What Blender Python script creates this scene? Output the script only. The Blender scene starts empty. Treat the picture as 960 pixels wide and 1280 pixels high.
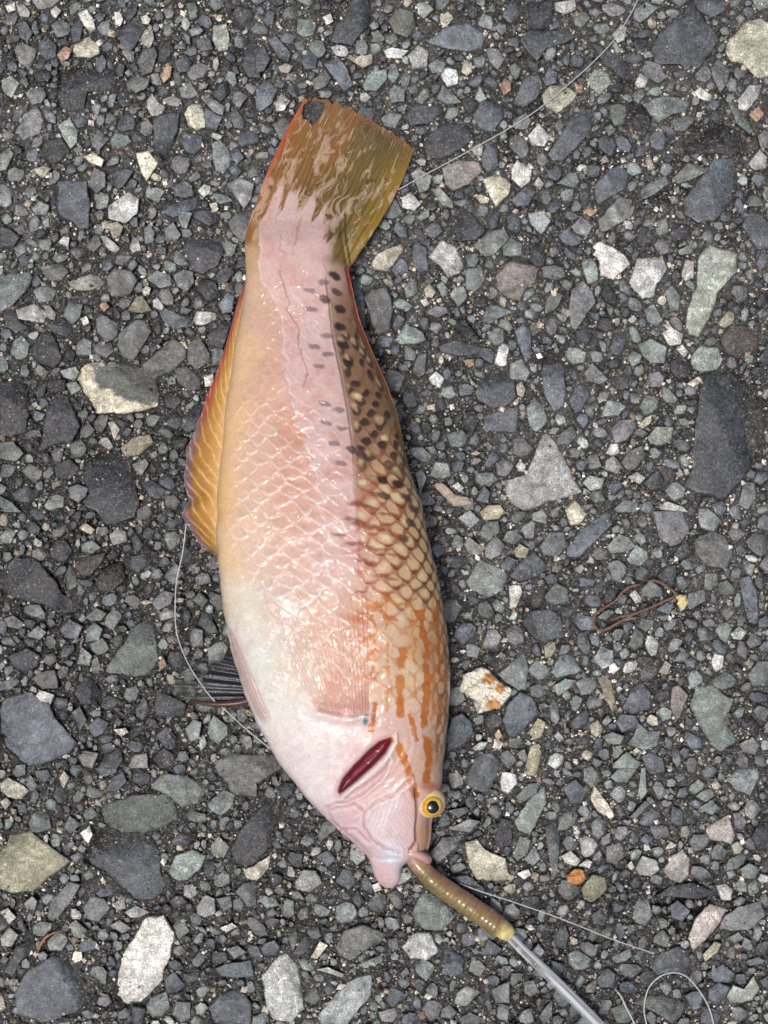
import bpy, math, random
import numpy as np
from mathutils import Vector

# ------------------------------------------------------------------ camera, world, light
U = 0.0002            # metres per plan unit (1 unit = 0.2 mm); plan is 960 x 1280 units, y downwards
CAM_H = 1800.0        # lens height above the asphalt, in plan units
sc = bpy.context.scene
cam_d = bpy.data.cameras.new('camera'); cam = bpy.data.objects.new('camera', cam_d)
sc.collection.objects.link(cam); sc.camera = cam
cam.location = (0, 0, CAM_H * U); cam.rotation_euler = (0, 0, 0)
cam_d.sensor_fit = 'VERTICAL'; cam_d.sensor_height = 24.0
cam_d.lens = 24.0 * CAM_H / 1280.0
cam_d.clip_start = 0.005; cam_d.clip_end = 50.0

SUN_EL, SUN_AZ = math.radians(74), math.radians(225)      # azimuth clockwise from +Y (up in the picture)
world = bpy.data.worlds.new('World'); sc.world = world; world.use_nodes = True
wn = world.node_tree; wn.nodes.clear()
sky = wn.nodes.new('ShaderNodeTexSky'); sky.sky_type = 'NISHITA'; sky.sun_disc = False
sky.sun_elevation = SUN_EL; sky.sun_rotation = SUN_AZ
sky.air_density = 0.5; sky.dust_density = 5.0; sky.ozone_density = 0.6
bgn = wn.nodes.new('ShaderNodeBackground'); bgn.inputs['Strength'].default_value = 0.085
won = wn.nodes.new('ShaderNodeOutputWorld')
wn.links.new(sky.outputs[0], bgn.inputs[0]); wn.links.new(bgn.outputs[0], won.inputs[0])
sun_d = bpy.data.lights.new('sun', 'SUN'); sun_d.energy = 1.5; sun_d.angle = math.radians(12)
sun_d.color = (1.0, 0.97, 0.925)
sun = bpy.data.objects.new('sun', sun_d); sc.collection.objects.link(sun)
sdir = Vector((math.sin(SUN_AZ) * math.cos(SUN_EL), math.cos(SUN_AZ) * math.cos(SUN_EL), math.sin(SUN_EL)))
sun.rotation_euler = (-sdir).to_track_quat('-Z', 'Y').to_euler()
sun.location = (0.3, 0.4, 0.8)
sc.view_settings.view_transform = 'Standard'; sc.view_settings.look = 'None'
sc.view_settings.gamma = 1.0; sc.view_settings.use_curve_mapping = False
sc.view_settings.exposure = 0.57
sc.cycles.use_denoising = True
sc.cycles.max_bounces = 6; sc.cycles.transparent_max_bounces = 12

# ------------------------------------------------------------------ helpers
rng = np.random.default_rng(7)
random.seed(7)

def W(x, y, z):
    """plan position seen at (x, y), standing at height z -> metres"""
    x = np.asarray(x, float); y = np.asarray(y, float); z = np.asarray(z, float) + 0 * x
    k = (CAM_H - z) / CAM_H
    return np.stack([(x - 480) * k * U, (640 - y) * k * U, z * U], -1)

def lin(c):
    c = np.asarray(c, float) / 255.0
    return np.where(c <= 0.04045, c / 12.92, ((c + 0.055) / 1.055) ** 2.4)

def _hash(ix, iy, seed):
    h = (ix.astype(np.int64) * 374761393 + iy.astype(np.int64) * 668265263 + seed * 974634777) & 0xFFFFFFFF
    h = ((h ^ (h >> 13)) * 1274126177) & 0xFFFFFFFF
    h = (h ^ (h >> 16)) & 0xFFFFFFFF
    return h / 4294967295.0

def vnoise(x, y, seed=0):
    ix = np.floor(x); iy = np.floor(y); fx = x - ix; fy = y - iy
    fx = fx * fx * (3 - 2 * fx); fy = fy * fy * (3 - 2 * fy)
    a = _hash(ix, iy, seed); b = _hash(ix + 1, iy, seed); c = _hash(ix, iy + 1, seed); d = _hash(ix + 1, iy + 1, seed)
    return (a * (1 - fx) + b * fx) * (1 - fy) + (c * (1 - fx) + d * fx) * fy

def fbm(x, y, scale, seed=0, octv=4, gain=0.5):
    s = 0; a = 1.0; t = 0
    x = np.asarray(x, float) / scale; y = np.asarray(y, float) / scale
    for o in range(octv):
        s = s + a * vnoise(x * 2 ** o + 17.3 * o, y * 2 ** o - 9.1 * o, seed + o); t += a; a *= gain
    return s / t

def sst(a, b, x):
    t = np.clip((x - a) / (b - a), 0, 1); return t * t * (3 - 2 * t)

def inside(poly, x, y):
    r = np.zeros(np.shape(x), bool); n = len(poly)
    for i in range(n):
        x0, y0 = poly[i]; x1, y1 = poly[(i + 1) % n]
        c = ((y0 > y) != (y1 > y)) & (x < (x1 - x0) * (y - y0) / ((y1 - y0) if y1 != y0 else 1e-9) + x0)
        r ^= c
    return r

def segdist(pts, x, y, closed=False):
    d = np.full(np.shape(x), 1e9); n = len(pts)
    for i in range(n if closed else n - 1):
        x0, y0 = pts[i]; x1, y1 = pts[(i + 1) % n]
        dx, dy = x1 - x0, y1 - y0
        t = np.clip(((x - x0) * dx + (y - y0) * dy) / (dx * dx + dy * dy + 1e-9), 0, 1)
        d = np.minimum(d, np.hypot(x - x0 - t * dx, y - y0 - t * dy))
    return d

def mesh_from(name, V, F, col=None, alpha=None, smooth=True, sharp=None):
    """V (n,3) metres; F list of arrays (m,3) / (m,4); col (n,3) linear"""
    me = bpy.data.meshes.new(name)
    V = np.asarray(V, np.float32); F = [np.asarray(f, np.int32) for f in F if len(f)]
    nl = sum(f.size for f in F); npg = sum(len(f) for f in F)
    me.vertices.add(len(V)); me.vertices.foreach_set('co', V.ravel())
    me.loops.add(nl); me.loops.foreach_set('vertex_index', np.concatenate([f.ravel() for f in F]))
    me.polygons.add(npg)
    tot = np.concatenate([np.full(len(f), f.shape[1], np.int32) for f in F])
    st = np.concatenate([[0], np.cumsum(tot)[:-1]]).astype(np.int32)
    me.polygons.foreach_set('loop_start', st); me.polygons.foreach_set('loop_total', tot)
    me.polygons.foreach_set('use_smooth', np.full(npg, smooth))
    me.update(calc_edges=True); me.validate()
    if sharp: me.set_sharp_from_angle(angle=math.radians(sharp))
    if col is not None:
        a = me.attributes.new('Col', 'FLOAT_COLOR', 'POINT')
        c = np.ones((len(V), 4), np.float32); c[:, :3] = col
        if alpha is not None: c[:, 3] = alpha
        a.data.foreach_set('color', c.ravel())
    return me

def link(name, me, mat=None, parent=None, loc=None):
    o = bpy.data.objects.new(name, me); sc.collection.objects.link(o)
    if mat is not None: me.materials.append(mat)
    if loc is not None: o.location = loc
    if parent is not None: o.parent = parent
    return o

def grid_faces(nu, nv, cu=False, cv=False, off=0):
    iu = np.arange(nu if cu else nu - 1); iv = np.arange(nv if cv else nv - 1)
    a, b = np.meshgrid(iu, iv, indexing='ij'); a2 = (a + 1) % nu; b2 = (b + 1) % nv
    return np.stack([a * nv + b, a2 * nv + b, a2 * nv + b2, a * nv + b2], -1).reshape(-1, 4) + off

def tag(o, label, cat, group=None):
    o['label'] = label; o['category'] = cat
    if group: o['group'] = group
    return o

def curve_pts(pts, n):
    """smooth resample of a polyline (Catmull-Rom), any dimension"""
    P = np.asarray(pts, float); P = np.vstack([2 * P[0] - P[1], P, 2 * P[-1] - P[-2]])
    out = []
    for i in range(1, len(P) - 2):
        t = np.linspace(0, 1, 24, endpoint=False)[:, None]
        a, b, c, d = P[i - 1], P[i], P[i + 1], P[i + 2]
        out.append(0.5 * (2 * b + (c - a) * t + (2 * a - 5 * b + 4 * c - d) * t ** 2 + (3 * b - a - 3 * c + d) * t ** 3))
    out.append(P[-2][None]); Q = np.vstack(out)
    s = np.concatenate([[0], np.cumsum(np.linalg.norm(np.diff(Q, axis=0), axis=1))])
    u = np.linspace(0, s[-1], n)
    return np.stack([np.interp(u, s, Q[:, k]) for k in range(Q.shape[1])], -1)

def tube(name, pts, rad, mat, parent=None, n=80, m=12, colfun=None, jit=0, capround=True, rfun=None, alphafun=None):
    """pts: plan (x,y,z); rad: units, scalar or list"""
    C3 = curve_pts(pts, n); Cw = W(C3[:, 0], C3[:, 1], C3[:, 2])
    T = np.gradient(Cw, axis=0); T /= np.linalg.norm(T, axis=1)[:, None] + 1e-12
    up = np.array([0, 0, 1.0]); A = np.cross(T, up); A /= np.linalg.norm(A, axis=1)[:, None] + 1e-9
    B = np.cross(A, T)
    t = np.linspace(0, 1, n)
    r = np.interp(t, np.linspace(0, 1, len(rad)), rad) if np.ndim(rad) else np.full(n, float(rad))
    if jit: r = r * (1 + jit * (np.array([vnoise(np.array([k * 0.7]), np.array([3.1]), 5)[0] for k in range(n)]) - 0.5) * 2)
    ph = np.linspace(0, 2 * math.pi, m, endpoint=False)
    rr = r[:, None] * np.ones(m)[None]
    if rfun is not None: rr = rr * rfun(t[:, None], ph[None])
    V = Cw[:, None, :] + (A[:, None, :] * np.cos(ph)[None, :, None] + B[:, None, :] * np.sin(ph)[None, :, None]) * rr[:, :, None] * U
    V = V.reshape(-1, 3)
    F = [grid_faces(n, m, cv=True)]
    V = np.vstack([V, Cw[0] - T[0] * r[0] * U * 0.6, Cw[-1] + T[-1] * r[-1] * U * 0.6])
    k = np.arange(m); k2 = (k + 1) % m
    F.append(np.stack([k, k2, np.full(m, n * m)], -1)); F.append(np.stack([(n - 1) * m + k2, (n - 1) * m + k, np.full(m, n * m + 1)], -1))
    col = al = None
    if colfun is not None:
        tt = np.concatenate([np.repeat(t, m), [0, 1]]); pp = np.concatenate([np.tile(ph, n), [0, 0]])
        col = colfun(tt, pp)
        if alphafun is not None: al = alphafun(tt, pp)
    return link(name, mesh_from(name, V, F, col, al), mat, parent)

# ------------------------------------------------------------------ materials
def nodes_mat(name):
    m = bpy.data.materials.new(name); m.use_nodes = True
    nt = m.node_tree; b = nt.nodes['Principled BSDF']
    return m, nt, b

def N(nt, typ, **kw):
    n = nt.nodes.new(typ)
    for k, v in kw.items(): setattr(n, k, v)
    return n

def noise_node(nt, scale, detail=4, rough=0.6, dist=0.0, vec=None, dim='3D'):
    n = N(nt, 'ShaderNodeTexNoise', noise_dimensions=dim)
    n.inputs['Scale'].default_value = scale; n.inputs['Detail'].default_value = detail
    n.inputs['Roughness'].default_value = rough; n.inputs['Distortion'].default_value = dist
    if vec is not None: nt.links.new(vec, n.inputs['Vector'])
    return n

def ramp(nt, fac, stops):
    r = N(nt, 'ShaderNodeValToRGB'); e = r.color_ramp.elements
    while len(e) < len(stops): e.new(0.5)
    for k, (p, c) in enumerate(stops):
        e[k].position = p; e[k].color = (c, c, c, 1) if np.ndim(c) == 0 else (*c, 1)
    nt.links.new(fac, r.inputs[0]); return r.outputs[0]

def mul(nt, a, b, fac=1.0, mode='MULTIPLY'):
    m = N(nt, 'ShaderNodeMix', data_type='RGBA', blend_type=mode)
    if np.ndim(fac) == 0 and not hasattr(fac, 'links'): m.inputs[0].default_value = fac
    else: nt.links.new(fac, m.inputs[0])
    for s, i in ((a, 6), (b, 7)):
        if hasattr(s, 'links'): nt.links.new(s, m.inputs[i])
        else: m.inputs[i].default_value = (*s, 1)
    return m.outputs[2]

def bump(nt, h, strength, dist, normal=None):
    b = N(nt, 'ShaderNodeBump'); b.inputs['Strength'].default_value = strength; b.inputs['Distance'].default_value = dist
    nt.links.new(h, b.inputs['Height'])
    if normal is not None: nt.links.new(normal, b.inputs['Normal'])
    return b.outputs[0]

def stone_material():
    m, nt, b = nodes_mat('weathered aggregate'); L = nt.links
    at = N(nt, 'ShaderNodeAttribute', attribute_name='Col')
    pos = N(nt, 'ShaderNodeNewGeometry').outputs['Position']
    n1 = noise_node(nt, 420, 5, 0.65, 0.6, pos)       # mottling about 2 mm
    n2 = noise_node(nt, 2600, 3, 0.7, 0, pos)         # crystal grain
    n3 = noise_node(nt, 1700, 4, 0.8, 1.0, pos); n4 = noise_node(nt, 160, 3, 0.6, 2.5, pos)
    c = mul(nt, at.outputs['Color'], ramp(nt, n1.outputs[0], [(0.3, 0.5), (0.52, 1.0), (0.72, 1.6)]))
    c = mul(nt, c, ramp(nt, n2.outputs[0], [(0.3, 0.4), (0.5, 0.92), (0.70, 1.9)]))
    n6 = noise_node(nt, 190, 4, 0.7, 0.8, pos); c = mul(nt, c, ramp(nt, n6.outputs[0], [(0.32, 0.62), (0.5, 1.0), (0.68, 1.5)]))
    # pale dust and mineral flecks
    c = mul(nt, c, (0.40, 0.385, 0.35), ramp(nt, n3.outputs[0], [(0.55, 0.0), (0.66, 0.65)]), 'MIX')
    c = mul(nt, c, (0.34, 0.335, 0.32), ramp(nt, n4.outputs[0], [(0.485, 0.0), (0.5, 0.20), (0.515, 0.0)]), 'MIX')   # mineral veins
    L.new(c, b.inputs['Base Color'])
    L.new(ramp(nt, n1.outputs[0], [(0.3, 0.30), (0.7, 0.58)]), b.inputs['Roughness'])
    nm = bump(nt, n1.outputs[0], 0.7, 0.0008); nm = bump(nt, n3.outputs[0], 0.6, 0.00025, nm); nm = bump(nt, n2.outputs[0], 0.6, 0.00012, nm)
    L.new(nm, b.inputs['Normal'])
    b.inputs['Specular IOR Level'].default_value = 0.6
    return m

def binder_material():
    m, nt, b = nodes_mat('worn bitumen'); L = nt.links
    at = N(nt, 'ShaderNodeAttribute', attribute_name='Col')
    pos = N(nt, 'ShaderNodeNewGeometry').outputs['Position']
    n1 = noise_node(nt, 900, 5, 0.7, 0.4, pos); n2 = noise_node(nt, 3800, 2, 0.6, 0, pos); n3 = noise_node(nt, 2200, 3, 0.7, 0.5, pos)
    c = mul(nt, at.outputs['Color'], ramp(nt, n1.outputs[0], [(0.3, 0.35), (0.5, 0.95), (0.7, 2.0)]))
    c = mul(nt, c, ramp(nt, n2.outputs[0], [(0.35, 0.5), (0.5, 1.0), (0.7, 2.2)]))
    c = mul(nt, c, (0.52, 0.50, 0.465), ramp(nt, n3.outputs[0], [(0.585, 0.0), (0.66, 0.85)]), 'MIX')
    L.new(c, b.inputs['Base Color']); b.inputs['Roughness'].default_value = 0.45
    nm = bump(nt, n1.outputs[0], 0.9, 0.0007); nm = bump(nt, n2.outputs[0], 0.7, 0.00018, nm)
    L.new(nm, b.inputs['Normal'])
    return m

def skin_material():
    m, nt, b = nodes_mat('wet fish skin'); L = nt.links
    at = N(nt, 'ShaderNodeAttribute', attribute_name='Col')
    pos = N(nt, 'ShaderNodeNewGeometry').outputs['Position']
    n1 = noise_node(nt, 1500, 3, 0.6, 0.3, pos); n2 = noise_node(nt, 4200, 2, 0.6, 0, pos)
    c = mul(nt, at.outputs['Color'], ramp(nt, n1.outputs[0], [(0.3, 0.9), (0.7, 1.1)]))
    c = mul(nt, c, ramp(nt, n2.outputs[0], [(0.3, 0.93), (0.7, 1.07)]))
    L.new(c, b.inputs['Base Color'])
    L.new(ramp(nt, n1.outputs[0], [(0.3, 0.42), (0.7, 0.6)]), b.inputs['Roughness'])
    b.inputs['Subsurface Weight'].default_value = 0.05; b.inputs['Subsurface Radius'].default_value = (1.0, 0.45, 0.3)
    b.inputs['Subsurface Scale'].default_value = 0.0004
    b.inputs['Coat Weight'].default_value = 0.9; b.inputs['Coat Roughness'].default_value = 0.045; b.inputs['Specular IOR Level'].default_value = 0.25
    n5 = noise_node(nt, 330, 3, 0.6, 1.5, pos); L.new(bump(nt, n5.outputs[0], 0.42, 0.0010), b.inputs['Coat Normal'])
    nm = bump(nt, n1.outputs[0], 0.22, 0.00025); nm = bump(nt, n2.outputs[0], 0.15, 0.00008, nm)
    L.new(nm, b.inputs['Normal'])
    return m

def fin_material(name, rough=0.22, coat=0.6, trans=0.25):
    """thin wet membrane: attribute alpha = how solid it is"""
    m, nt, b = nodes_mat(name); L = nt.links
    at = N(nt, 'ShaderNodeAttribute', attribute_name='Col')
    pos = N(nt, 'ShaderNodeNewGeometry').outputs['Position']
    n1 = noise_node(nt, 1800, 3, 0.6, 0.5, pos)
    c = mul(nt, at.outputs['Color'], ramp(nt, n1.outputs[0], [(0.3, 0.85), (0.7, 1.15)]))
    L.new(c, b.inputs['Base Color']); b.inputs['Roughness'].default_value = rough
    b.inputs['Coat Weight'].default_value = coat; b.inputs['Coat Roughness'].default_value = 0.08
    L.new(bump(nt, n1.outputs[0], 0.4, 0.0004), b.inputs['Normal'])
    L.new(at.outputs['Alpha'], b.inputs['Alpha'])
    return m

def simple(name, col, rough=0.5, noise=None, **kw):
    m, nt, b = nodes_mat(name); L = nt.links
    pos = N(nt, 'ShaderNodeNewGeometry').outputs['Position']
    n1 = noise_node(nt, noise or 1500, 4, 0.6, 0.3, pos)
    if col is None:
        at = N(nt, 'ShaderNodeAttribute', attribute_name='Col'); base = at.outputs['Color']
    else: base = tuple(col)
    L.new(mul(nt, ramp(nt, n1.outputs[0], [(0.3, 0.75), (0.7, 1.25)]), base), b.inputs['Base Color'])
    b.inputs['Roughness'].default_value = rough
    for k, v in kw.items(): b.inputs[k].default_value = v
    L.new(bump(nt, n1.outputs[0], 0.4, 0.0002), b.inputs['Normal'])
    return m

M_STONE = stone_material(); M_BIND = binder_material(); M_SKIN = skin_material()
# ------------------------------------------------------------------ asphalt: aggregate outlines, measured per 3x / 4x tile
CODES = {'D': (50, 53, 58), 'S': (80, 86, 93), 'G': (104, 107, 108), 'N': (110, 118, 116), 'L': (156, 159, 156),
         'W': (182, 181, 174), 'C': (166, 163, 146), 'T': (156, 130, 108), 'B': (70, 64, 60), 'K': (144, 138, 132),
         'Y': (134, 131, 110), 'Q': (136, 142, 133), 'E': (26, 27, 29)}
TILES = [(0, 0, 3, """W 62,22 90,15 112,45 108,65 75,60;W 20,20 55,12 58,38 32,48;W 292,50 325,35 350,70 358,110 340,125 315,95
C 270,190 290,150 330,135 370,165 375,200 340,215 285,215;S 445,115 480,88 520,90 535,120 515,160 490,190 455,165
Q 528,140 548,110 572,115 578,150 560,182 535,165;G 193,95 230,70 265,95 258,130 215,142;L 50,170 95,165 142,185 130,220 110,262 75,235
S 145,165 175,135 210,170 210,215 175,225 150,200;T 215,205 245,172 270,185 258,218 230,230;G 515,225 540,185 580,175 590,205 570,270 530,285
Q 800,100 850,88 862,150 855,190 820,195 798,150;D 215,400 225,275 300,262 430,285 425,335 330,345 310,410 270,420
N 470,300 520,285 562,295 550,330 510,348 480,330;G 700,290 705,255 745,235 790,250 760,290 720,302;L 672,330 715,310 745,355 710,370 680,362
C 692,430 710,390 755,388 768,430 768,475 735,488 705,470;D 575,455 600,430 670,428 665,490 640,560 625,615 600,595 578,530
Q 218,470 262,445 290,490 290,535 265,557 240,520;G 50,495 90,430 140,400 165,450 150,500 90,525;D 150,580 180,525 230,520 262,565 225,605 180,620
G 335,500 370,485 408,520 370,568 345,545;L 0,580 30,558 52,575 25,635 0,640;C 122,635 165,622 192,632 160,668
C 510,575 555,568 592,610 575,640 550,678 528,640;N 795,540 825,525 858,560 865,610 840,652 810,640 798,590;S 865,560 895,558 915,590 890,615 870,595
G 853,690 900,668 950,690 945,740 915,782 890,750;G 855,830 890,800 945,790 945,860 910,910 870,870
L 400,790 420,755 480,720 520,745 515,800 470,835 440,830 402,820;C 402,838 440,833 462,850 450,885 425,895;L 375,885 400,885 450,930 435,950 400,930
S 215,680 325,680 335,760 330,855 300,860 270,830 215,800;D 690,920 720,898 790,895 840,930 820,990 760,1028 720,1010
D 905,240 930,150 965,150 975,290 930,290;G 330,690 355,630 395,650 395,700 360,725;S 425,650 470,630 498,645 460,700 435,710
S 610,790 650,765 740,735 755,760 730,785 650,815;S 655,230 695,205 720,230 710,265 670,275;G 757,372 790,365 845,400 835,432 800,418
S 770,405 800,422 832,442 810,490 775,480 765,440;G 860,430 890,415 918,450 912,485 880,480;S 885,510 930,490 970,500 970,535 905,548
W 742,715 765,690 792,700 785,725 765,740;C 785,765 812,758 820,785 800,798;L 485,930 500,890 520,900 530,940 500,945;W 218,910 240,885 262,890 255,925
G 540,870 560,835 580,870 575,910 545,915;G 615,860 650,835 678,880 655,915 625,915;N 668,810 690,790 720,800 700,860 680,850
W 800,225 815,212 822,240 810,268 798,250;W 528,65 550,55 566,72 555,92 533,88;W 428,45 450,45 462,70 450,98 432,92;W 190,40 210,22 230,40 210,68 197,60
L 682,75 700,65 715,90 700,115 685,105;S 735,150 760,140 790,150 797,185 765,190 742,180;L 612,372 650,358 680,375 670,400 630,395
L 545,390 570,350 600,390 620,400 605,430 570,435;T 600,285 630,240 645,250 640,290 615,310;C 315,590 350,570 390,600 380,625 340,610
N 120,780 150,755 185,770 175,805 130,805;D 0,850 40,860 75,890 50,925 0,930;S 265,110 290,75 310,100 300,150 275,160;S 60,90 90,75 125,120 105,155 75,140"""),
(0, 320, 3, """N 0,75 110,60 122,80 105,120 80,150 40,190 0,205;Q 245,105 275,90 340,68 400,90 390,115 340,130 290,130
G 400,85 430,50 490,55 515,90 490,140 460,155 420,150;G 652,75 690,50 722,60 728,100 700,135 665,110;G 550,85 590,55 640,75 645,110 600,120
G 360,235 385,220 445,255 440,300 400,325 365,285;G 440,345 445,290 510,240 555,245 568,285 530,340 500,390 465,380
S 595,205 620,195 715,240 700,270 650,275 610,240;Y 480,205 510,150 535,150 570,205 530,215;G 535,410 600,350 650,310 690,340 700,380 650,430 580,458 545,445
G 705,390 705,330 750,305 785,365 785,400 735,430;G 655,425 700,415 755,455 750,500 710,505 665,470;D 110,355 150,305 190,290 215,330 232,380 205,420 150,405
V 292,460 310,415 350,405 450,402 540,425 580,470 597,530 590,562 530,582 460,586 360,590 340,545 300,490
Q 247,480 285,470 305,500 270,520;L 225,430 285,415 298,435 280,468 240,455;Q 130,430 145,405 185,435 165,462;D 165,475 200,460 245,465 245,505 195,512
D 145,735 165,650 175,580 215,520 255,530 300,640 270,690 200,710;D 0,470 50,470 100,480 110,560 95,650 40,680 0,660
G 0,700 50,695 90,740 60,770 0,760;G 255,870 290,858 330,870 320,905 295,925 265,905
D 675,640 700,590 750,555 755,600 735,650 700,665;E 645,690 670,675 705,685 690,725 655,725;S 535,850 570,840 625,880 600,910 560,900
L 497,780 545,760 558,780 530,825 505,800;D 775,295 830,265 865,255 850,310 830,350 785,330;D 810,70 850,30 880,60 850,100 820,100
S 820,180 855,135 880,150 870,210 835,215;S 45,890 100,860 150,890 110,925 60,915;N 0,900 40,920 80,960 20,960 0,940
L 60,200 130,180 180,215 165,250 120,245 70,235;L 165,190 185,185 210,215 205,240 182,236;S 175,254 250,249 270,275 255,305 200,285
D 10,215 50,197 75,243 110,270 60,290 20,260;G 125,130 160,112 215,125 200,165 145,175;G 150,40 230,25 260,60 230,90 180,95
T 372,185 395,168 410,190 390,210;W 532,130 548,110 566,120 560,145 540,150;L 572,165 590,155 615,190 605,205 575,190;W 765,455 800,440 800,485 770,490
W 405,625 430,620 450,650 430,690 418,660;W 300,235 325,225 335,250 315,262;Y 455,720 500,680 560,670 575,700 520,750 470,750;D 200,790 260,760 300,800 260,840 215,830"""),
(0, 427, 3, """D 310,460 380,420 440,430 500,520 520,600 500,650 430,685 400,680 365,640 310,600 335,570"""),
(0, 640, 3, """D 0,230 60,180 130,180 190,240 235,310 310,345 300,375 235,385 160,345 60,320 0,290;N 395,600 545,370 575,410 595,545 565,605 510,612
D 30,540 100,510 150,540 140,580 90,600 50,580;G 120,625 150,600 205,592 218,660 160,660;W 133,690 150,668 205,685 190,720 135,725
S 0,740 20,700 120,680 180,720 200,770 290,870 260,900 140,945 100,950 30,890 0,840;D 280,680 290,650 340,620 390,680 360,715 310,725
N 325,440 355,414 385,440 370,480 320,488;N 320,395 360,360 400,380 380,405 345,410;N 15,400 50,388 95,420 70,440 30,430;G 225,440 260,400 310,430 290,475 245,470
L 290,570 305,505 345,540 335,575;G 100,465 140,425 175,450 150,480;N 780,810 800,760 850,800 855,835 815,868 785,850;N 695,815 725,778 755,790 745,850 715,862
D 580,740 590,670 640,690 700,720 690,775 600,765;L 295,920 320,895 370,905 345,960 310,950;S 365,960 400,910 450,885 460,930 440,960
W 425,815 470,810 482,825 455,842;T 593,560 615,548 625,575 600,595;L 0,95 30,55 60,75 40,118 10,115;S 330,800 370,770 410,790 390,830 350,845
N 0,640 55,615 75,635 40,665 0,670;L 480,950 500,910 550,905 555,960 490,960;G 570,340 610,295 655,305 640,345 590,370;G 270,750 300,730 325,780 300,820
G 720,330 750,300 780,330 760,358;B 285,200 330,165 400,150 380,190 340,240 300,235;E 360,255 405,195 460,190 470,250 420,300 370,290
G 615,240 660,190 690,230 650,275;C 297,60 320,40 355,65 345,85 320,75"""),
(0, 960, 3, """C 0,60 30,35 80,60 108,85 80,115 30,110 5,85;C 0,125 25,112 42,130 20,158;N 375,165 400,130 500,105 620,100 655,140 665,190 600,225 540,245 460,235 395,205
S 310,350 340,290 395,228 470,248 540,262 595,310 600,390 625,440 580,485 520,497 470,460 400,395
Y 0,330 40,250 110,240 200,310 260,350 200,400 120,455 50,470 0,450;W 425,840 460,710 545,570 610,560 650,620 640,690 600,800 530,880 470,895
S 60,850 90,780 200,700 270,740 350,800 350,870 270,920 160,950 80,920;G 165,560 200,490 260,430 300,440 260,510 200,580
G 310,525 340,480 390,490 415,525 370,575 330,565;N 625,390 660,330 720,305 770,330 750,380 700,420 640,420;Q 790,290 820,255 860,295 840,335 800,330
W 0,640 35,598 70,625 45,668 10,668;W 0,540 30,525 60,560 35,585;Q 260,585 285,570 328,610 315,638 280,635;S 290,665 320,642 362,650 355,680 310,690
L 738,520 770,475 805,490 805,545 770,560 740,545;G 812,490 865,480 870,520 840,540;G 885,465 915,430 960,430 960,520 930,520
D 20,760 60,670 120,640 130,680 80,720 50,780;S 780,900 830,850 900,820 940,880 940,960 800,960;W 300,245 335,215 348,250 330,282;N 240,220 262,180 305,210 265,245
S 805,750 850,735 940,720 950,780 880,785 830,780;N 850,680 890,665 925,690 880,716;W 825,600 870,580 890,595 850,615;S 395,85 420,40 460,10 475,50 440,88
S 130,10 180,5 190,30 165,60 145,50;C 222,40 240,12 262,35 238,75;S 355,0 440,-5 435,18 390,32;N 780,130 840,80 885,100 870,145 830,180 790,160
N 570,60 620,20 700,30 780,80 740,130 680,148 640,108 580,80;T 265,645 285,617 293,640 275,670;L 90,510 120,480 140,500 130,530 100,528;L 410,590 450,570 490,600 460,620
L 470,540 510,515 560,540 520,560 490,560"""),
(0, 854, 2.4, """D 690,500 720,440 790,360 850,350 840,400 800,500 760,545 710,540;G 640,240 700,215 830,215 850,250 770,300 770,340 700,330 650,270;C 730,560 760,548 812,515 806,555 770,592 738,585"""),
(320, 0, 3, """D 285,155 300,95 340,60 350,0 435,0 425,90 380,140 360,170;Q 500,75 540,30 590,45 600,100 570,140 520,125;S 640,160 700,110 790,85 860,130 850,180 800,195 700,180
L 570,210 610,170 645,195 640,250 590,258;N 645,245 680,220 710,235 700,270 660,275;N 400,320 430,265 490,260 490,300 450,340 410,340;N 495,345 520,318 560,335 555,380 510,385
C 340,215 390,210 435,205 438,235 400,255;L 480,190 510,178 570,190 540,220 490,215;C 690,60 720,42 742,70 710,105 690,90;L 605,15 640,5 665,35 630,70 608,50
D 625,550 650,500 720,460 790,470 815,520 770,560 690,600 640,600;S 560,430 600,395 690,397 700,420 640,465 580,470;S 815,430 850,375 925,405 925,440 885,498 830,475
N 680,370 700,320 740,350 770,385 720,393;K 703,630 760,600 830,610 848,640 800,690 740,715 710,690;C 855,670 910,652 955,690 950,720 900,775 860,700
D 735,870 765,785 800,795 860,865 830,900 770,905;Q 655,710 690,705 735,750 740,782 700,770;L 580,650 610,630 660,660 650,705 615,725;L 545,740 580,722 620,765 595,790 550,780
N 810,920 870,870 930,860 950,890 900,950 860,965;S 255,240 310,215 345,260 362,320 330,345 300,300;S 170,230 200,195 230,215 225,255 185,262;S 0,190 30,175 55,220 30,265 0,275
S 0,330 50,300 80,335 60,390 20,415 0,410;L 72,385 95,352 127,380 105,415 75,418;C 85,250 110,238 140,248 120,275 92,270;T 915,330 930,295 955,305 955,340 930,358
N 820,370 838,320 865,370 840,385;N 435,130 455,110 485,145 465,165 440,155;C 770,270 780,225 810,230 812,270 790,285;S 45,150 75,135 130,200 120,235 85,215
S 845,580 870,535 905,560 910,620 870,650 850,620;W 250,65 280,50 290,80 265,95;N 600,815 650,780 650,810 620,830;E 150,400 180,378 225,366 275,380 282,425 240,470 215,500 165,475"""),
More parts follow.
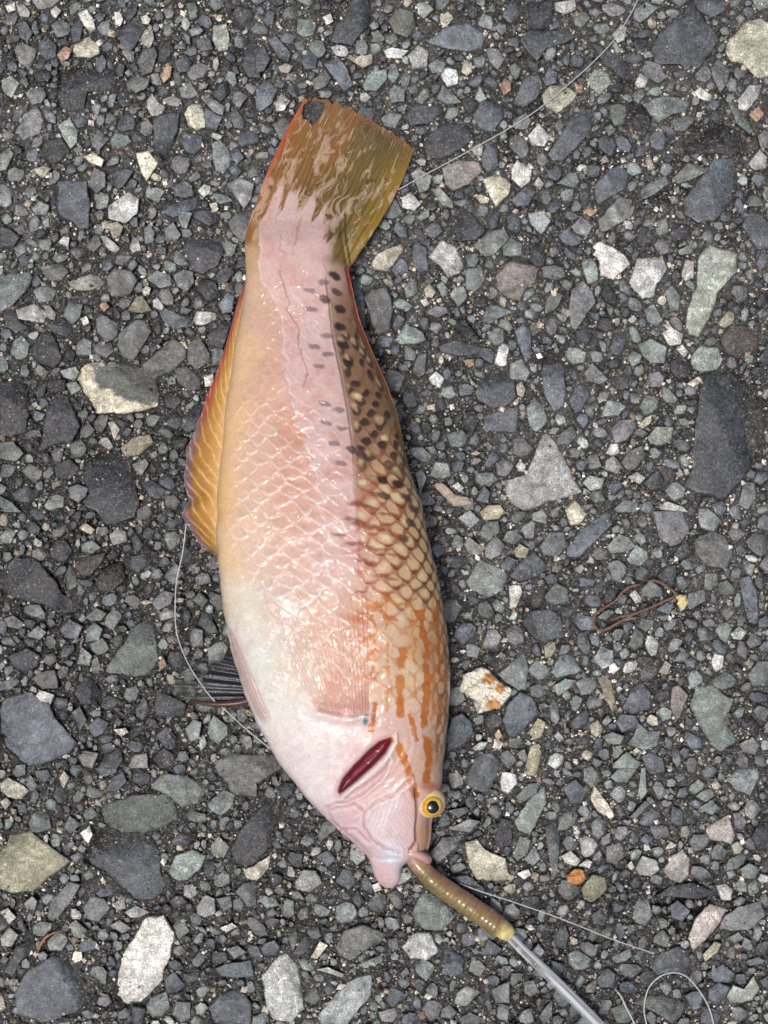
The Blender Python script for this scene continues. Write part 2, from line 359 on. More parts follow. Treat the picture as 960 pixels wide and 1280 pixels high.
(640, 0, 3, """S 35,150 70,110 195,115 240,135 200,160 130,180 95,230 60,190;D 55,100 70,10 150,0 150,90 110,110;L 160,10 235,0 238,35 200,55 165,40
D 300,160 360,185 465,265 450,330 410,310 380,260 340,235;Q 285,290 310,262 360,275 372,310 330,355 295,330;C 110,360 145,318 205,325 242,350 230,380 170,425 130,405
T 234,312 265,320 262,350 244,345;S 5,385 50,290 100,280 115,320 90,370 40,405;S 118,300 140,250 170,275 165,310 130,322;W 460,310 480,275 512,295 500,328 470,330
S 140,575 180,510 220,450 255,385 298,410 295,490 250,545 190,598 155,600;D 520,180 570,100 640,60 670,10 720,80 770,150 740,200 700,250 620,240 540,230
C 800,200 810,150 870,90 930,70 970,90 970,280 920,295 870,240 820,230;G 745,250 775,222 815,265 810,310 780,350 755,300;W 685,345 705,325 752,360 740,380 700,368
L 845,375 890,320 935,320 920,370 880,415 850,410;N 490,390 560,360 620,365 665,385 650,420 600,430 550,460 520,430;N 600,452 650,434 688,445 650,490 610,490
E 445,420 480,390 525,440 510,490 480,520 455,470;E 635,540 680,480 790,460 850,500 865,560 840,580 720,575 650,570;S 640,750 690,690 760,600 830,590 840,650 830,750 760,820 700,830 650,800
W 0,630 20,600 75,640 65,680 35,705 0,670;S 305,700 360,640 410,620 435,660 420,710 370,740 320,770;L 325,825 400,742 460,745 468,800 420,830 350,865 330,860
N 475,710 530,680 575,660 585,690 530,730 480,750;N 610,660 660,610 700,620 735,640 680,670 620,690;L 885,615 930,560 955,590 950,630 905,640
S 860,850 890,790 940,810 970,850 970,930 925,940 885,880;D 590,880 610,840 660,845 670,880 630,905;N 610,945 690,905 705,915 670,950 640,960;N 545,830 580,815 590,870 550,885
D 460,890 500,850 535,880 520,910 470,910;S 0,750 50,700 90,720 60,770 20,775;G 60,800 120,790 145,830 110,880 70,840;G 220,850 260,810 300,845 280,890 235,870
T 265,790 290,780 318,795 295,812;L 80,690 100,665 120,690 105,712;L 60,510 100,465 145,515 120,548 75,545;C 500,600 515,578 535,630 510,640;N 345,480 370,465 388,490 365,512
L 375,130 410,90 432,105 420,150 395,160;T 890,430 925,395 945,430 915,460;G 920,510 945,485 970,500 970,560 930,550;S 680,0 800,0 800,40 750,65 700,40
N 815,0 860,0 840,25 820,30;N 810,385 840,400 905,490 890,500 840,460;L 365,715 395,705 415,725 385,745"""),
(480, 0, 2, """W 520,620 540,605 600,635 615,660 580,690 575,700 555,690 540,690 538,655;N 490,655 518,640 534,670 535,700 510,710"""),
(640, 320, 3, """G 215,180 225,130 265,95 300,130 315,175 270,230 240,280 220,260;L 440,100 470,10 570,0 580,50 540,110 530,150 490,155 465,130
W 635,70 650,15 682,20 680,80 650,95;Q 665,180 690,120 700,10 740,-40 840,0 840,60 770,140 740,230 700,300 665,290 655,260;W 560,290 600,268 642,295 630,330 590,335
B 780,310 820,260 880,265 925,310 915,350 850,385 800,365;N 670,375 710,340 770,345 790,385 770,425 710,435 680,420
D 650,860 680,790 690,640 710,500 745,440 830,445 900,510 950,600 930,720 890,790 830,870 800,910 720,890
S 105,390 150,350 190,400 200,500 195,560 160,580 120,520;S 215,545 235,490 280,475 290,520 260,580 235,590;N 55,570 85,530 120,570 135,620 90,665 65,640
S 10,280 45,255 70,290 75,380 50,400 30,340;G 270,440 300,400 360,460 330,480 290,470;N 430,380 455,355 485,370 480,400 450,415;G 370,650 400,615 450,610 465,640 430,690 385,700
Q 510,680 540,640 608,640 600,690 560,710 520,705;G 410,775 440,730 490,710 500,750 460,800 430,800;L 265,850 290,822 345,835 335,870 295,880;C 468,642 500,608 525,595 520,625 490,648
N 385,945 420,915 475,920 470,960 395,960;L 540,950 580,920 640,940 660,960;D 925,380 950,350 970,350 970,405 940,405;W 435,240 455,220 468,235 450,255
W 615,350 640,330 660,360 645,380;N 470,330 520,310 580,340 570,400 520,400 490,370;L 430,830 470,810 500,830 480,855;N 285,750 320,740 335,790 290,800
C 15,490 35,470 50,500 40,530 20,520;C 655,480 700,450 715,470 680,490;N 575,130 600,110 630,150 625,200 595,205;G 870,850 910,850 915,910 880,950 850,930"""),
(640, 640, 3, """S 205,140 260,70 340,0 375,5 370,50 310,110 250,170 210,165;G 530,0 640,0 665,60 640,110 600,140 555,100;G 105,130 140,75 195,75 205,130 170,170 115,155
S 0,235 50,190 95,152 130,205 110,250 40,262;N 355,130 400,82 440,95 465,130 420,150 370,155;N 360,190 400,180 430,205 410,265 375,250;N 125,310 165,265 210,290 215,335 160,350 130,335
S 30,410 70,372 140,368 185,390 188,460 120,490 70,470;N 485,290 520,258 560,285 565,315 520,325 490,310;L 440,310 460,290 490,325 465,345
G 680,100 750,70 800,90 830,150 800,210 730,200 690,160;S 850,255 890,240 915,290 925,400 905,455 880,400 865,320;Q 725,230 770,230 775,270 740,295 720,280
N 0,545 45,530 60,590 50,660 0,665;N 145,600 180,540 220,530 262,590 240,605 170,622;N 150,655 200,625 240,632 215,660 175,688;W 365,575 385,565 400,590 380,608 366,600
Y 320,620 370,625 395,735 375,752 345,680;S 415,735 450,660 490,640 520,680 515,735 450,755;K 595,730 600,660 625,650 660,690 630,770 615,785
N 670,720 690,660 750,650 800,690 830,700 800,790 840,850 780,905 740,870 700,800;N 435,870 480,795 510,820 560,825 545,880 490,895;S 0,690 40,672 75,700 105,750 60,800 20,840 0,850
N 885,610 920,560 970,560 970,655 900,650;L 820,455 850,427 878,450 860,478 830,475;D 605,160 650,100 675,150 630,178;G 850,870 900,845 930,870 910,910 865,895
N 380,945 430,900 480,940 470,960 380,960;S 645,560 670,545 692,560 680,585 655,580;K 550,600 575,555 598,575 580,612;S 540,365 580,340 605,350 590,385
N 320,395 360,365 385,375 350,405"""),
(500, 540, 4, """L 530,290 540,240 640,210 720,0 770,60 900,300 720,350 620,395 560,350;W 545,770 600,765 612,800 575,890 550,870;N 330,750 400,640 465,668 540,710 515,785 440,830 360,790
W 320,560 345,525 415,580 410,610 350,615;S 550,720 600,650 670,600 720,650 730,690 660,730 590,750;Y 570,590 600,560 645,585 630,630 580,625
Y 400,400 440,365 500,365 525,400 490,435 420,440;N 390,510 430,450 490,445 500,500 440,545;G 290,430 350,390 400,440 350,480;S 380,340 420,270 450,300 440,355
L 262,270 290,250 320,280 300,300;L 75,205 110,190 130,230 100,320 90,260;S 500,670 540,620 585,640 550,690 520,690"""),
(540, 780, 4, """N 330,250 400,190 460,150 480,220 470,320 430,325 370,290;S 355,470 380,400 440,340 500,370 530,440 470,510 410,570 370,530
S 70,560 100,470 150,450 200,500 205,550 150,610 80,635;S 160,780 230,650 300,645 335,680 325,760 270,840 200,820;L 340,790 350,740 420,750 425,795 380,850 345,830
Y 460,740 490,620 520,600 550,640 525,740 490,770;Y 485,540 530,470 570,490 550,560 510,580;S 690,800 740,780 770,830 740,880 690,860;G 100,930 150,900 200,920 160,955
N 590,400 620,370 640,470 620,500 595,480;L 200,620 240,590 280,590 260,625 220,635;L 610,560 630,535 660,570 640,592;N 850,560 900,540 960,560 940,600 880,600
L 850,490 880,455 900,480 870,510;T 310,550 335,525 352,560 330,582;N 420,860 480,800 540,790 520,850 440,900"""),
(640, 960, 3, """N 10,200 60,120 120,70 130,130 70,245 20,235;C 290,110 310,68 350,120 388,180 370,192 320,160;N 370,35 400,0 470,0 430,55 390,50;N 472,100 485,0 500,0 505,90 490,112
N 440,185 500,122 515,135 470,185;K 720,225 810,175 835,250 820,282 740,265;N 805,45 850,0 930,0 915,60 890,100 840,80;L 460,380 490,330 540,345 555,380 520,405 480,400
K 565,380 600,330 640,305 665,340 660,400 630,430 590,420;N 855,380 890,358 930,378 910,415 865,410;N 0,330 30,255 70,270 60,318 20,350;G 44,345 85,290 105,340 80,365
D 540,480 600,440 680,430 770,470 700,490 620,485;N 455,550 465,495 510,490 525,550 500,592 465,580;N 300,550 330,528 360,560 340,590 305,580;S 590,520 620,498 668,535 640,575 600,560
K 660,640 690,560 740,510 800,530 780,575 730,640 680,680;G 775,600 800,555 850,520 930,500 950,550 900,600 830,610;N 460,880 490,850 570,855 655,880 630,935 600,955 540,915
Q 800,860 830,815 870,830 905,780 930,830 900,870 820,888;S 730,770 790,735 835,770 810,805 760,800;W 185,330 220,310 256,345 240,368 200,355;W 248,367 280,342 302,352 290,375
W 20,395 60,378 72,400 45,418;Y 262,450 300,400 350,410 355,450 300,510 270,490;N 800,640 850,616 870,640 840,655;N 700,150 750,120 780,150 750,175;Y 715,700 760,650 785,660 770,690 725,725
G 100,930 150,870 150,930 120,960;L 75,690 100,660 122,690 100,715;S 480,270 500,245 530,260 510,290;N 125,220 165,200 180,260 170,400 150,450 140,350;S 190,70 240,40 280,90 260,130 220,130
D 900,260 930,200 970,190 970,300 920,300;S 520,740 560,690 620,670 670,720 660,765 590,770 540,775;W 430,365 448,348 460,372 445,382"""),
(320, 960, 3, """N 590,540 620,470 690,470 745,555 700,605 640,608 600,580;L 550,670 590,620 650,615 685,685 640,718 580,712;S 695,740 710,672 780,710 775,770 730,785
G 295,670 330,610 400,590 490,620 470,650 400,690 350,725 300,700;L 145,430 180,380 225,385 250,430 200,465 155,455;G 165,280 190,240 220,245 220,280 190,295
L 25,790 60,730 110,690 160,740 170,830 180,900 130,945 70,940 40,890;G 230,935 280,870 340,800 430,770 430,850 390,900 340,960 240,960
C 785,280 830,270 860,310 930,340 950,400 930,420 830,415 800,370;D 895,260 920,190 960,200 960,290 900,300;S 225,330 270,308 300,340 270,370;N 120,640 150,590 155,640 140,685
C 205,710 240,650 270,665 230,715;N 720,230 800,190 840,200 800,240;G 650,320 700,260 780,250 760,290 680,360;S 730,410 790,400 855,450 850,490 790,450;G 540,770 565,745 575,770 550,790
N 380,740 480,695 480,740 410,750;S 845,700 870,640 925,680 900,700;S 790,40 830,0 900,0 880,50 820,90;L 912,40 940,10 960,10 960,80 930,90;L 225,755 270,748 335,775 320,785
G 720,160 790,145 800,160 760,188;G 760,940 800,915 860,940 860,960 770,960;G 880,830 950,800 950,880 900,880;W 435,440 460,430 475,455 445,465"""),
(440, 300, 4, """C 95,115 130,70 250,8 258,50 180,155 110,145;L 385,85 450,5 520,40 565,140 540,165 480,190 440,130;N 568,190 575,145 650,135 665,200 620,260 570,250
L 640,10 690,-10 780,-10 760,60 690,100 660,128 630,60;K 720,180 790,110 890,125 938,140 905,235 870,240 840,300 780,290 730,240;G 60,290 100,250 170,235 205,350 180,450 130,470 95,400 80,330
S 305,30 330,10 370,40 380,150 340,165 305,130;S 0,200 40,190 60,300 70,440 50,440 20,330;N 655,410 660,360 700,320 810,360 730,390 690,420;N 215,500 270,420 350,460 370,500 320,520 240,520
S 205,430 225,370 265,390 255,420 220,460;C 360,250 385,215 420,260 400,290 370,280;L 385,690 420,655 462,690 440,740 400,720;S 205,830 240,820 265,870 240,905 215,890
E 515,430 560,390 640,500 650,520 580,500;S 430,530 520,500 640,535 630,570 540,580 450,560;S 620,760 650,700 740,660 810,700 820,780 790,820 710,840 640,810
S 640,960 660,880 760,845 830,835 820,960;N 880,850 930,800 960,800 960,940 900,940;L 340,302 370,292 390,320 360,335;T 555,600 610,595 610,625 585,638;C 370,830 415,818 418,845 380,850""")]

STONES = []          # (code, polygon in plan units)
for ox, oy, s, txt in TILES:
    for part in txt.replace('\n', ';').split(';'):
        tk = part.split()
        if len(tk) < 4: continue
        P = np.array([[float(v) for v in t.split(',')] for t in tk[1:]]) / s + np.array([ox, oy])
        P = P.mean(0) + (P - P.mean(0)) * 1.05
        STONES.append((tk[0], P))
def area(P): return 0.5 * abs(np.sum(P[:, 0] * np.roll(P[:, 1], -1) - P[:, 1] * np.roll(P[:, 0], -1)))
STONES.sort(key=lambda s: -area(s[1]))

def stone_mesh(P, n, rings, ztop, col, seed, depth=16.0, rough=0.028, dome=0.10, origin=None, colfun=None, facet=0.16):
    """angular pebble set in the bitumen: outline P (plan), flat worn top near ztop, sides going down into the binder"""
    r = np.random.default_rng(seed)
    P = np.asarray(P, float)
    if np.sum(P[:, 0] * np.roll(P[:, 1], -1) - P[:, 1] * np.roll(P[:, 0], -1)) < 0: P = P[::-1]
    c = P.mean(0); size = math.sqrt(area(P)) + 1e-6
    Q = np.vstack([P, P[:1]]); s = np.concatenate([[0], np.cumsum(np.hypot(*np.diff(Q, axis=0).T))])
    if n <= 12: B = P.copy(); n = len(P)
    else:                                      # keep every corner, subdivide the edges between them
        B = []; cur = s[-1] / n
        for a_, b_ in zip(Q[:-1], Q[1:]):
            m_ = max(1, int(round(np.hypot(*(b_ - a_)) / cur))); B += [a_ + (b_ - a_) * q / m_ for q in range(m_)]
        B = np.array(B); n = len(B)
    d = B - c; rad = np.hypot(d[:, 0], d[:, 1])[:, None] + 1e-6
    th = np.arctan2(d[:, 1], d[:, 0])
    wob = (fbm(np.cos(th) * 2.2 + seed * 3.7, np.sin(th) * 2.2 + seed * 1.3, 1.0, 11, 3) - 0.5)[:, None]
    B = B + d / rad * wob * size * rough * 3 + r.normal(0, rough * 0.22 * size, B.shape)
    d = B - c
    prof = rings                               # (radius factor, drop from top as fraction of edge depth)
    edge = min(7.0, 0.22 * size + 1.2)
    tx, ty = r.normal(0, 0.13 if size < 40 else 0.06, 2)
    fac = []                                   # chipped facets
    for _ in range(3):
        a = r.uniform(0, 2 * math.pi); fac.append((math.cos(a), math.sin(a), r.uniform(0.05, 0.7) * size * 0.5, r.uniform(0.15, 0.75) * facet / 0.16))
    X = []; Z = []
    for k, (f, dr) in enumerate(prof):
        p = c + d * f
        z = ztop - edge * dr + (p[:, 0] - c[0]) * tx + (p[:, 1] - c[1]) * ty + dome * 0.3 * size * (1 - f * f) * 0.5
        for ca, sa, off, sl in fac:
            q = (p[:, 0] - c[0]) * ca + (p[:, 1] - c[1]) * sa - off
            z = z - np.maximum(q, 0) * sl * 0.6
        z = z + (fbm(p[:, 0], p[:, 1], max(4.0, size * 0.28), 31 + seed % 97, 5, 0.6) - 0.5) * min(3.5, size * 0.075)
        if dr >= 3: z = np.minimum(z, -depth * 0.6) if dr < 9 else np.full(n, -depth)
        X.append(p); Z.append(z)
    X = np.array(X); Z = np.array(Z)
    Vp = np.concatenate([X.reshape(-1, 2), [c]]); Vz = np.concatenate([Z.ravel(), [Z[-1].mean()]])
    nr = len(prof)
    F = [grid_faces(nr, n, cv=True)]
    k = np.arange(n); k2 = (k + 1) % n
    F.append(np.stack([(nr - 1) * n + k2, (nr - 1) * n + k, np.full(n, nr * n)], -1))
    F = [f[:, ::-1] for f in F]
    Vw = W(Vp[:, 0], Vp[:, 1], Vz)
    if colfun is not None: cc = colfun(Vp[:, 0], Vp[:, 1])
    else:
        cc = np.asarray(col)[None] * (0.72 + 0.56 * fbm(Vp[:, 0], Vp[:, 1], max(6, size * 0.4), seed % 89, 4))[:, None]
        fr = np.concatenate([np.repeat([f for f, _ in prof], n), [0]])          # scuffed, paler arrises
        worn = np.exp(-((fr - 0.965) / 0.03) ** 2) * sst(0.45, 0.7, fbm(Vp[:, 0], Vp[:, 1], max(5, size * 0.3), seed % 71 + 3, 2))
        cc = cc * (1 - 0.45 * worn[:, None]) + 0.26 * 0.45 * worn[:, None]
    return Vw, F, cc

RINGS_HI = [(1.03, 9), (1.02, 4), (1.0, 0.7), (0.965, 0.16), (0.90, 0.02), (0.8, 0.0), (0.68, 0.0), (0.54, 0.0), (0.4, -0.02), (0.24, 0.0), (0.1, 0)]
RINGS_LO = [(1.03, 9), (1.0, 0.8), (0.86, 0.1), (0.45, 0.0)]

def stone_col(code, seed):
    r = np.random.default_rng(seed + 5000)
    base = lin(CODES.get(code, (100, 100, 100))) * STONE_GAIN
    base = base * math.exp(r.normal(0, 0.24)) * (1 + r.normal(0, 0.012, 3))
    return base
STONE_GAIN = 1.18

asphalt = None
MARG = 260
GX0, GX1, GY0, GY1 = -MARG, 960 + MARG, -MARG, 1280 + MARG
mask = np.zeros((GY1 - GY0, GX1 - GX0), np.float32)      # 1 where a stone stands
htop = np.full(mask.shape, -99.0, np.float32)
def stamp(P, z, grow=1.0):
    c = P.mean(0); P = c + (P - c) * grow
    x0, y0 = np.floor(P.min(0)).astype(int) - 1; x1, y1 = np.ceil(P.max(0)).astype(int) + 2
    x0 = max(x0, GX0); y0 = max(y0, GY0); x1 = min(x1, GX1); y1 = min(y1, GY1)
    if x1 <= x0 or y1 <= y0: return 0, None
    X, Y = np.meshgrid(np.arange(x0, x1), np.arange(y0, y1))
    ins = inside([tuple(p) for p in P], X, Y)
    sub = mask[y0 - GY0:y1 - GY0, x0 - GX0:x1 - GX0]
    return (sub[ins].mean() if ins.any() else 1.0), (ins, (y0 - GY0, y1 - GY0, x0 - GX0, x1 - GX0))
def commit(info, z):
    ins, (a, b, c, d) = info
    mask[a:b, c:d][ins] = 1; htop[a:b, c:d][ins] = z

traced = []
for i, (code, P) in enumerate(STONES):
    ov, info = stamp(P, 0)
    if info is None or ov > 0.45: continue
    sz = math.sqrt(area(P)); z = float(np.clip(rng.normal(1.5, 2.0), -2.5, 5.0)) + (1.5 if sz < 25 else 0)
    commit(info, z); traced.append((code, P, z, i))

# small pebbles filling the gaps (2 - 4 mm), and the belt just outside the picture
fill = []
FY, FX = np.meshgrid(np.arange(GY0, GY1 + 4, 4.0), np.arange(GX0, GX1 + 4, 4.0), indexing='ij'); FD = fbm(FX, FY, 95, 321, 3)
cols_fill = list('SGNGNDSGNSLGNGSGDGNLSGNSGNSGDNGSGNDGSNGLSDGNCGSNGNLGSGNDGSNSNDGSNGD')
def rand_poly(cx, cy, s):
    m = rng.integers(5, 8); a = np.sort(rng.uniform(0, 2 * math.pi, m)); a = a * 0.35 + np.linspace(0, 2 * math.pi, m, endpoint=False) * 0.65 + rng.uniform(0, 6)
    a = np.sort(a); el = rng.uniform(0.55, 1.0); ro = rng.uniform(0, math.pi)
    p = np.stack([np.cos(a), np.sin(a) * el], -1) * (s * rng.uniform(0.8, 1.15, m))[:, None]
    R = np.array([[math.cos(ro), -math.sin(ro)], [math.sin(ro), math.cos(ro)]])
    return p @ R.T + np.array([cx, cy])
for size, tries in ((30, 500), (20, 1500), (16, 6000), (11, 18000), (8, 32000), (5.6, 40000)):
    for _ in range(tries):
        x = rng.uniform(GX0, GX1); y = rng.uniform(GY0, GY1)
        inframe = -10 < x < 970 and -10 < y < 1290
        if inframe and size > 16: continue
        if mask[int(y - GY0), int(x - GX0)] > 0: continue
        if rng.random() > sst(0.40, 0.58, FD[int((y - GY0) / 4), int((x - GX0) / 4)]) * 0.4 + 0.65: continue
        P = rand_poly(x, y, size * rng.uniform(0.75, 1.2))
        ov, info = stamp(P, 0, 1.04)
        if info is None or ov > 0.04: continue
        z = float(rng.normal(-1.5, 2.2)); commit(info, z)
        fill.append((cols_fill[rng.integers(len(cols_fill))], P, z, len(fill) + 2000, size))
# ------------------------------------------------------------------ bitumen sheet
def blur(a, k):
    for ax in (0, 1):
        c = np.cumsum(np.pad(a, [(k + 1, k) if q == ax else (0, 0) for q in (0, 1)], mode='edge'), axis=ax)
        n = a.shape[ax]
        hi = np.take(c, np.arange(2 * k + 1, 2 * k + 1 + n), axis=ax); lo = np.take(c, np.arange(0, n), axis=ax)
        a = (hi - lo) / (2 * k + 1)
    return a
near = blur(mask, 3)
PITS = [(852, 1145, 26, 16), (590, 408, 14, 12), (650, 58, 16, 9), (445, 400, 12, 10), (393, 139, 20, 6), (140, 712, 20, 10), (870, 1120, 18, 10), (285, 845, 30, 6), (250, 740, 30, 5), (545, 1160, 14, 6), (265, 1000, 24, 5)]
def ground_h(x, y):
    h = -5.4 + (fbm(x, y, 60, 3, 3) - 0.5) * 9 + (fbm(x, y, 14, 9, 4, 0.6) - 0.5) * 14 + (fbm(x, y, 4.5, 15, 2) - 0.5) * 7
    for px, py, r, d in PITS: h = h - d * np.exp(-((x - px) ** 2 + (y - py) ** 2) / (r * r))
    return h
def damp(x, y):
    """how wet / freshly dark the bitumen is (a patch of damp to the left of the fish, dusty elsewhere)"""
    d = sst(420, 120, np.hypot((x - 130) * 1.15, (y - 700) * 0.8)) * 0.85
    d = np.maximum(d, 0.55 * sst(330, 60, np.hypot(x - 330, y - 1080)))
    d = np.maximum(d, 0.55 * sst(250, 60, np.hypot(x - 700, y - 1200)))
    return np.clip(d + (fbm(x, y, 110, 41, 3) - 0.5) * 0.5, 0, 1)
step = 2.0
xs = np.concatenate([[-6000, -3000, -1500, -800, -500, -380, -310], np.arange(GX0, -40, 6.0), np.arange(-40, 1000, step), np.arange(1000, GX1 + 1, 6.0), [1270, 1340, 1460, 1760, 2460, 3960, 6960]])
ys = np.concatenate([[-6000, -3000, -1500, -800, -500, -380, -310], np.arange(GY0, -40, 6.0), np.arange(-40, 1320, step), np.arange(1320, GY1 + 1, 6.0), [1590, 1660, 1780, 2080, 2780, 4280, 7280]])
X, Y = np.meshgrid(xs, ys, indexing='ij')
H = ground_h(X, Y)
ix = np.clip(np.round(X - GX0).astype(int), 0, mask.shape[1] - 1); iy = np.clip(np.round(Y - GY0).astype(int), 0, mask.shape[0] - 1)
inb = (X > GX0) & (X < GX1) & (Y > GY0) & (Y < GY1)
nm_ = np.where(inb, near[iy, ix], 0)
H = H - 7.5 * sst(0.72, 1.0, nm_) - 6.0 * np.exp(-((nm_ - 0.42) / 0.16) ** 2) * sst(0.42, 0.62, fbm(X, Y, 16, 45, 3))
dm = damp(X, Y)
dust = np.clip(0.15 + 1.0 * (fbm(X, Y, 35, 55, 4) - 0.35), 0, 1) * (1 - 0.75 * dm)
colb = lin((26, 26, 26))[None, None] * (1 - dust[..., None]) + lin((92, 91, 89))[None, None] * dust[..., None]
colb = colb * (0.7 + 0.6 * fbm(X, Y, 7, 77, 3))[..., None] * (1 - 0.35 * dm[..., None])
colb = np.where(inb[..., None], colb, lin((70, 69, 68)))
# plan -> metres without parallax (flat ground), keep the same mapping as everything else
Vg = W(X.ravel(), Y.ravel(), H.ravel())
Fg = grid_faces(len(xs), len(ys))[:, ::-1]
me = mesh_from('asphalt', Vg, [Fg], colb.reshape(-1, 3))
asphalt = link('asphalt', me, M_BIND)
asphalt['kind'] = 'structure'

def white_rim(x, y):
    """stone with a pale limestone crust on its lower left side"""
    poly = [(x0 / 3, 320 + y0 / 3) for x0, y0 in ((340, 405), (450, 395), (545, 420), (610, 470), (620, 560), (560, 562), (500, 552), (440, 533), (415, 505), (385, 500), (352, 462))]
    ins = inside(poly, x, y); d = segdist(poly, x, y, True) * np.where(ins, 1, -1) + (fbm(x, y, 7, 5, 3) - 0.5) * 9
    t = sst(-1.5, 1.5, d)[..., None]
    return lin((222, 214, 190)) * 0.82 * (1 - t) + lin((88, 93, 88)) * 0.82 * t

def frame_obj(Vw, F, col, name, mat, parent):
    c = Vw.mean(0); c[2] = Vw[:, 2].min()
    return link(name, mesh_from(name, Vw - c, F, col, sharp=16), mat, parent, loc=c)

def dampen(col, x, y):
    return col * (1 - 0.42 * damp(np.array([x]), np.array([y]))[0])

PART_MAX = 298
loose_V, loose_F, loose_C, nv0 = [], [], [], 0
def add_loose(Vw, F, col):
    global nv0
    loose_V.append(Vw); loose_C.append(np.broadcast_to(col, (len(Vw), 3)))
    for f in F:
        f = f + nv0
        if f.shape[1] == 4: loose_F.append(np.vstack([f[:, [0, 1, 2]], f[:, [0, 2, 3]]]))
        else: loose_F.append(f)
    nv0 += len(Vw)

for k, (code, P, z, i) in enumerate(traced):
    size = math.sqrt(area(P)); c = P.mean(0)
    n = int(np.clip(size * 1.1, 22, 56))
    if code == 'V': Vw, F, cc = stone_mesh(P, 72, RINGS_HI, z + 2, None, i, colfun=white_rim)
    else: Vw, F, cc = stone_mesh(P, n, RINGS_HI, z, dampen(stone_col(code, i), *c) if code not in 'WC' else stone_col(code, i), i)
    if k < PART_MAX: frame_obj(Vw, F, cc, 'stone', M_STONE, asphalt)
    else: add_loose(Vw, F, cc)
for code, P, z, i, size in fill:
    c = P.mean(0); Vw, F, cc = stone_mesh(P, 10 if size < 12 else 18, RINGS_LO, z, dampen(stone_col(code, i), *c), i, rough=0.04)
    add_loose(Vw, F, cc)
me = mesh_from('small_pebbles', np.vstack(loose_V), [np.vstack(loose_F)], np.vstack(loose_C), sharp=16)
peb = link('small_pebbles', me, M_STONE, asphalt); peb['kind'] = 'stuff'

# sand-sized grit bedded in the bitumen
OCT = np.array([(1, 0, 0), (0.1, 1, 0.2), (-1, 0.1, 0), (0, -1, 0.1), (0.2, 0.1, 1), (0, 0, -1)], float)
OCF = np.array([(0, 1, 4), (1, 2, 4), (2, 3, 4), (3, 0, 4), (1, 0, 5), (2, 1, 5), (3, 2, 5), (0, 3, 5)])
NG = 120000
gx = rng.uniform(-60, 1020, NG); gy = rng.uniform(-60, 1340, NG)
gm = mask[(gy - GY0).astype(int), (gx - GX0).astype(int)]
gn = near[(gy - GY0).astype(int), (gx - GX0).astype(int)]
keep = (gm < 0.5) | (rng.random(NG) < 0.09)
keep &= rng.random(NG) < (0.35 + 0.75 * fbm(gx, gy, 26, 88, 3))
gx, gy, gm = gx[keep], gy[keep], gm[keep]; NG = len(gx)
gs = np.clip(np.exp(rng.normal(0.30, 0.48, NG)), 0.7, 5.0)
gs = np.where(gm > 0.5, gs * 0.6, gs)
gz = np.where(gm > 0.5, htop[(gy - GY0).astype(int), (gx - GX0).astype(int)] - gs * 0.2, ground_h(gx, gy) + gs * 0.35)
pal = np.array([lin(c) for c in ((66, 66, 66), (104, 105, 104), (142, 142, 138), (204, 194, 170), (230, 226, 216), (156, 136, 110), (36, 36, 38))])
pk = rng.choice(7, NG, p=[0.20, 0.21, 0.19, 0.16, 0.11, 0.07, 0.06])
gc = pal[pk] * rng.uniform(0.65, 1.3, NG)[:, None] * (1 - 0.3 * damp(gx, gy))[:, None]
sc3 = gs[:, None] * rng.uniform(0.6, 1.25, (NG, 3)); sc3[:, 2] *= 0.75
an = rng.uniform(0, 6.28, NG); jit = rng.uniform(0.7, 1.4, (NG, 6, 1))
L3 = OCT[None] * jit * sc3[:, None, :]
rx = L3[..., 0] * np.cos(an)[:, None] - L3[..., 1] * np.sin(an)[:, None]; ry = L3[..., 0] * np.sin(an)[:, None] + L3[..., 1] * np.cos(an)[:, None]
Vw = W((gx[:, None] + rx).ravel(), (gy[:, None] - ry).ravel(), (gz[:, None] + L3[..., 2]).ravel())
Fw = (OCF[None] + (np.arange(NG) * 6)[:, None, None]).reshape(-1, 3)
me = mesh_from('grit', Vw, [Fw], np.repeat(gc, 6, axis=0), smooth=False)
grit = link('grit', me, M_STONE, asphalt); grit['kind'] = 'stuff'
# ------------------------------------------------------------------ the fish
fish = bpy.data.objects.new('fish', None); sc.collection.objects.link(fish)
fish.location = W(420, 700, 0); fish.empty_display_size = 0.02
tag(fish, 'pink and orange wrasse with dark spotted back lying on its side on the asphalt', 'fish')
FINV = -np.array(fish.location)

def child(name, V, F, col, mat, parent=None, alpha=None):
    o = link(name, mesh_from(name, np.asarray(V) + (FINV if parent is None else 0), F, col, alpha), mat, parent or fish)
    return o

LT = np.array([(262, 316), (285, 309), (300, 306), (320, 306), (345, 308), (371, 304), (405, 299), (454, 290), (517, 281), (574, 277), (615, 272), (667, 269), (695, 272), (723, 275), (755, 277), (786, 283), (826, 293), (873, 307), (913, 325), (949, 345), (996, 380), (1023, 408), (1046, 432), (1071, 460), (1083, 464), (1094, 467), (1103, 472), (1107, 476), (1110, 481)], float)
RT = np.array([(262, 428), (285, 427), (300, 428), (333, 434), (397, 447), (435, 462), (472, 479), (517, 496), (585, 511), (630, 526), (686, 538), (719, 547), (778, 558), (842, 563), (897, 561), (937, 557), (973, 553), (1000, 546), (1026, 539), (1043, 539), (1060, 536), (1068, 532), (1074, 518), (1080, 503), (1094, 501), (1103, 499), (1107, 496), (1110, 491)], float)
TT = np.array([(262, 8), (285, 26), (300, 36), (345, 50), (400, 64), (480, 86), (560, 103), (650, 116), (750, 124), (850, 124), (930, 114), (1000, 92), (1040, 70), (1070, 48), (1090, 34), (1103, 24), (1107, 18), (1110, 10)], float)
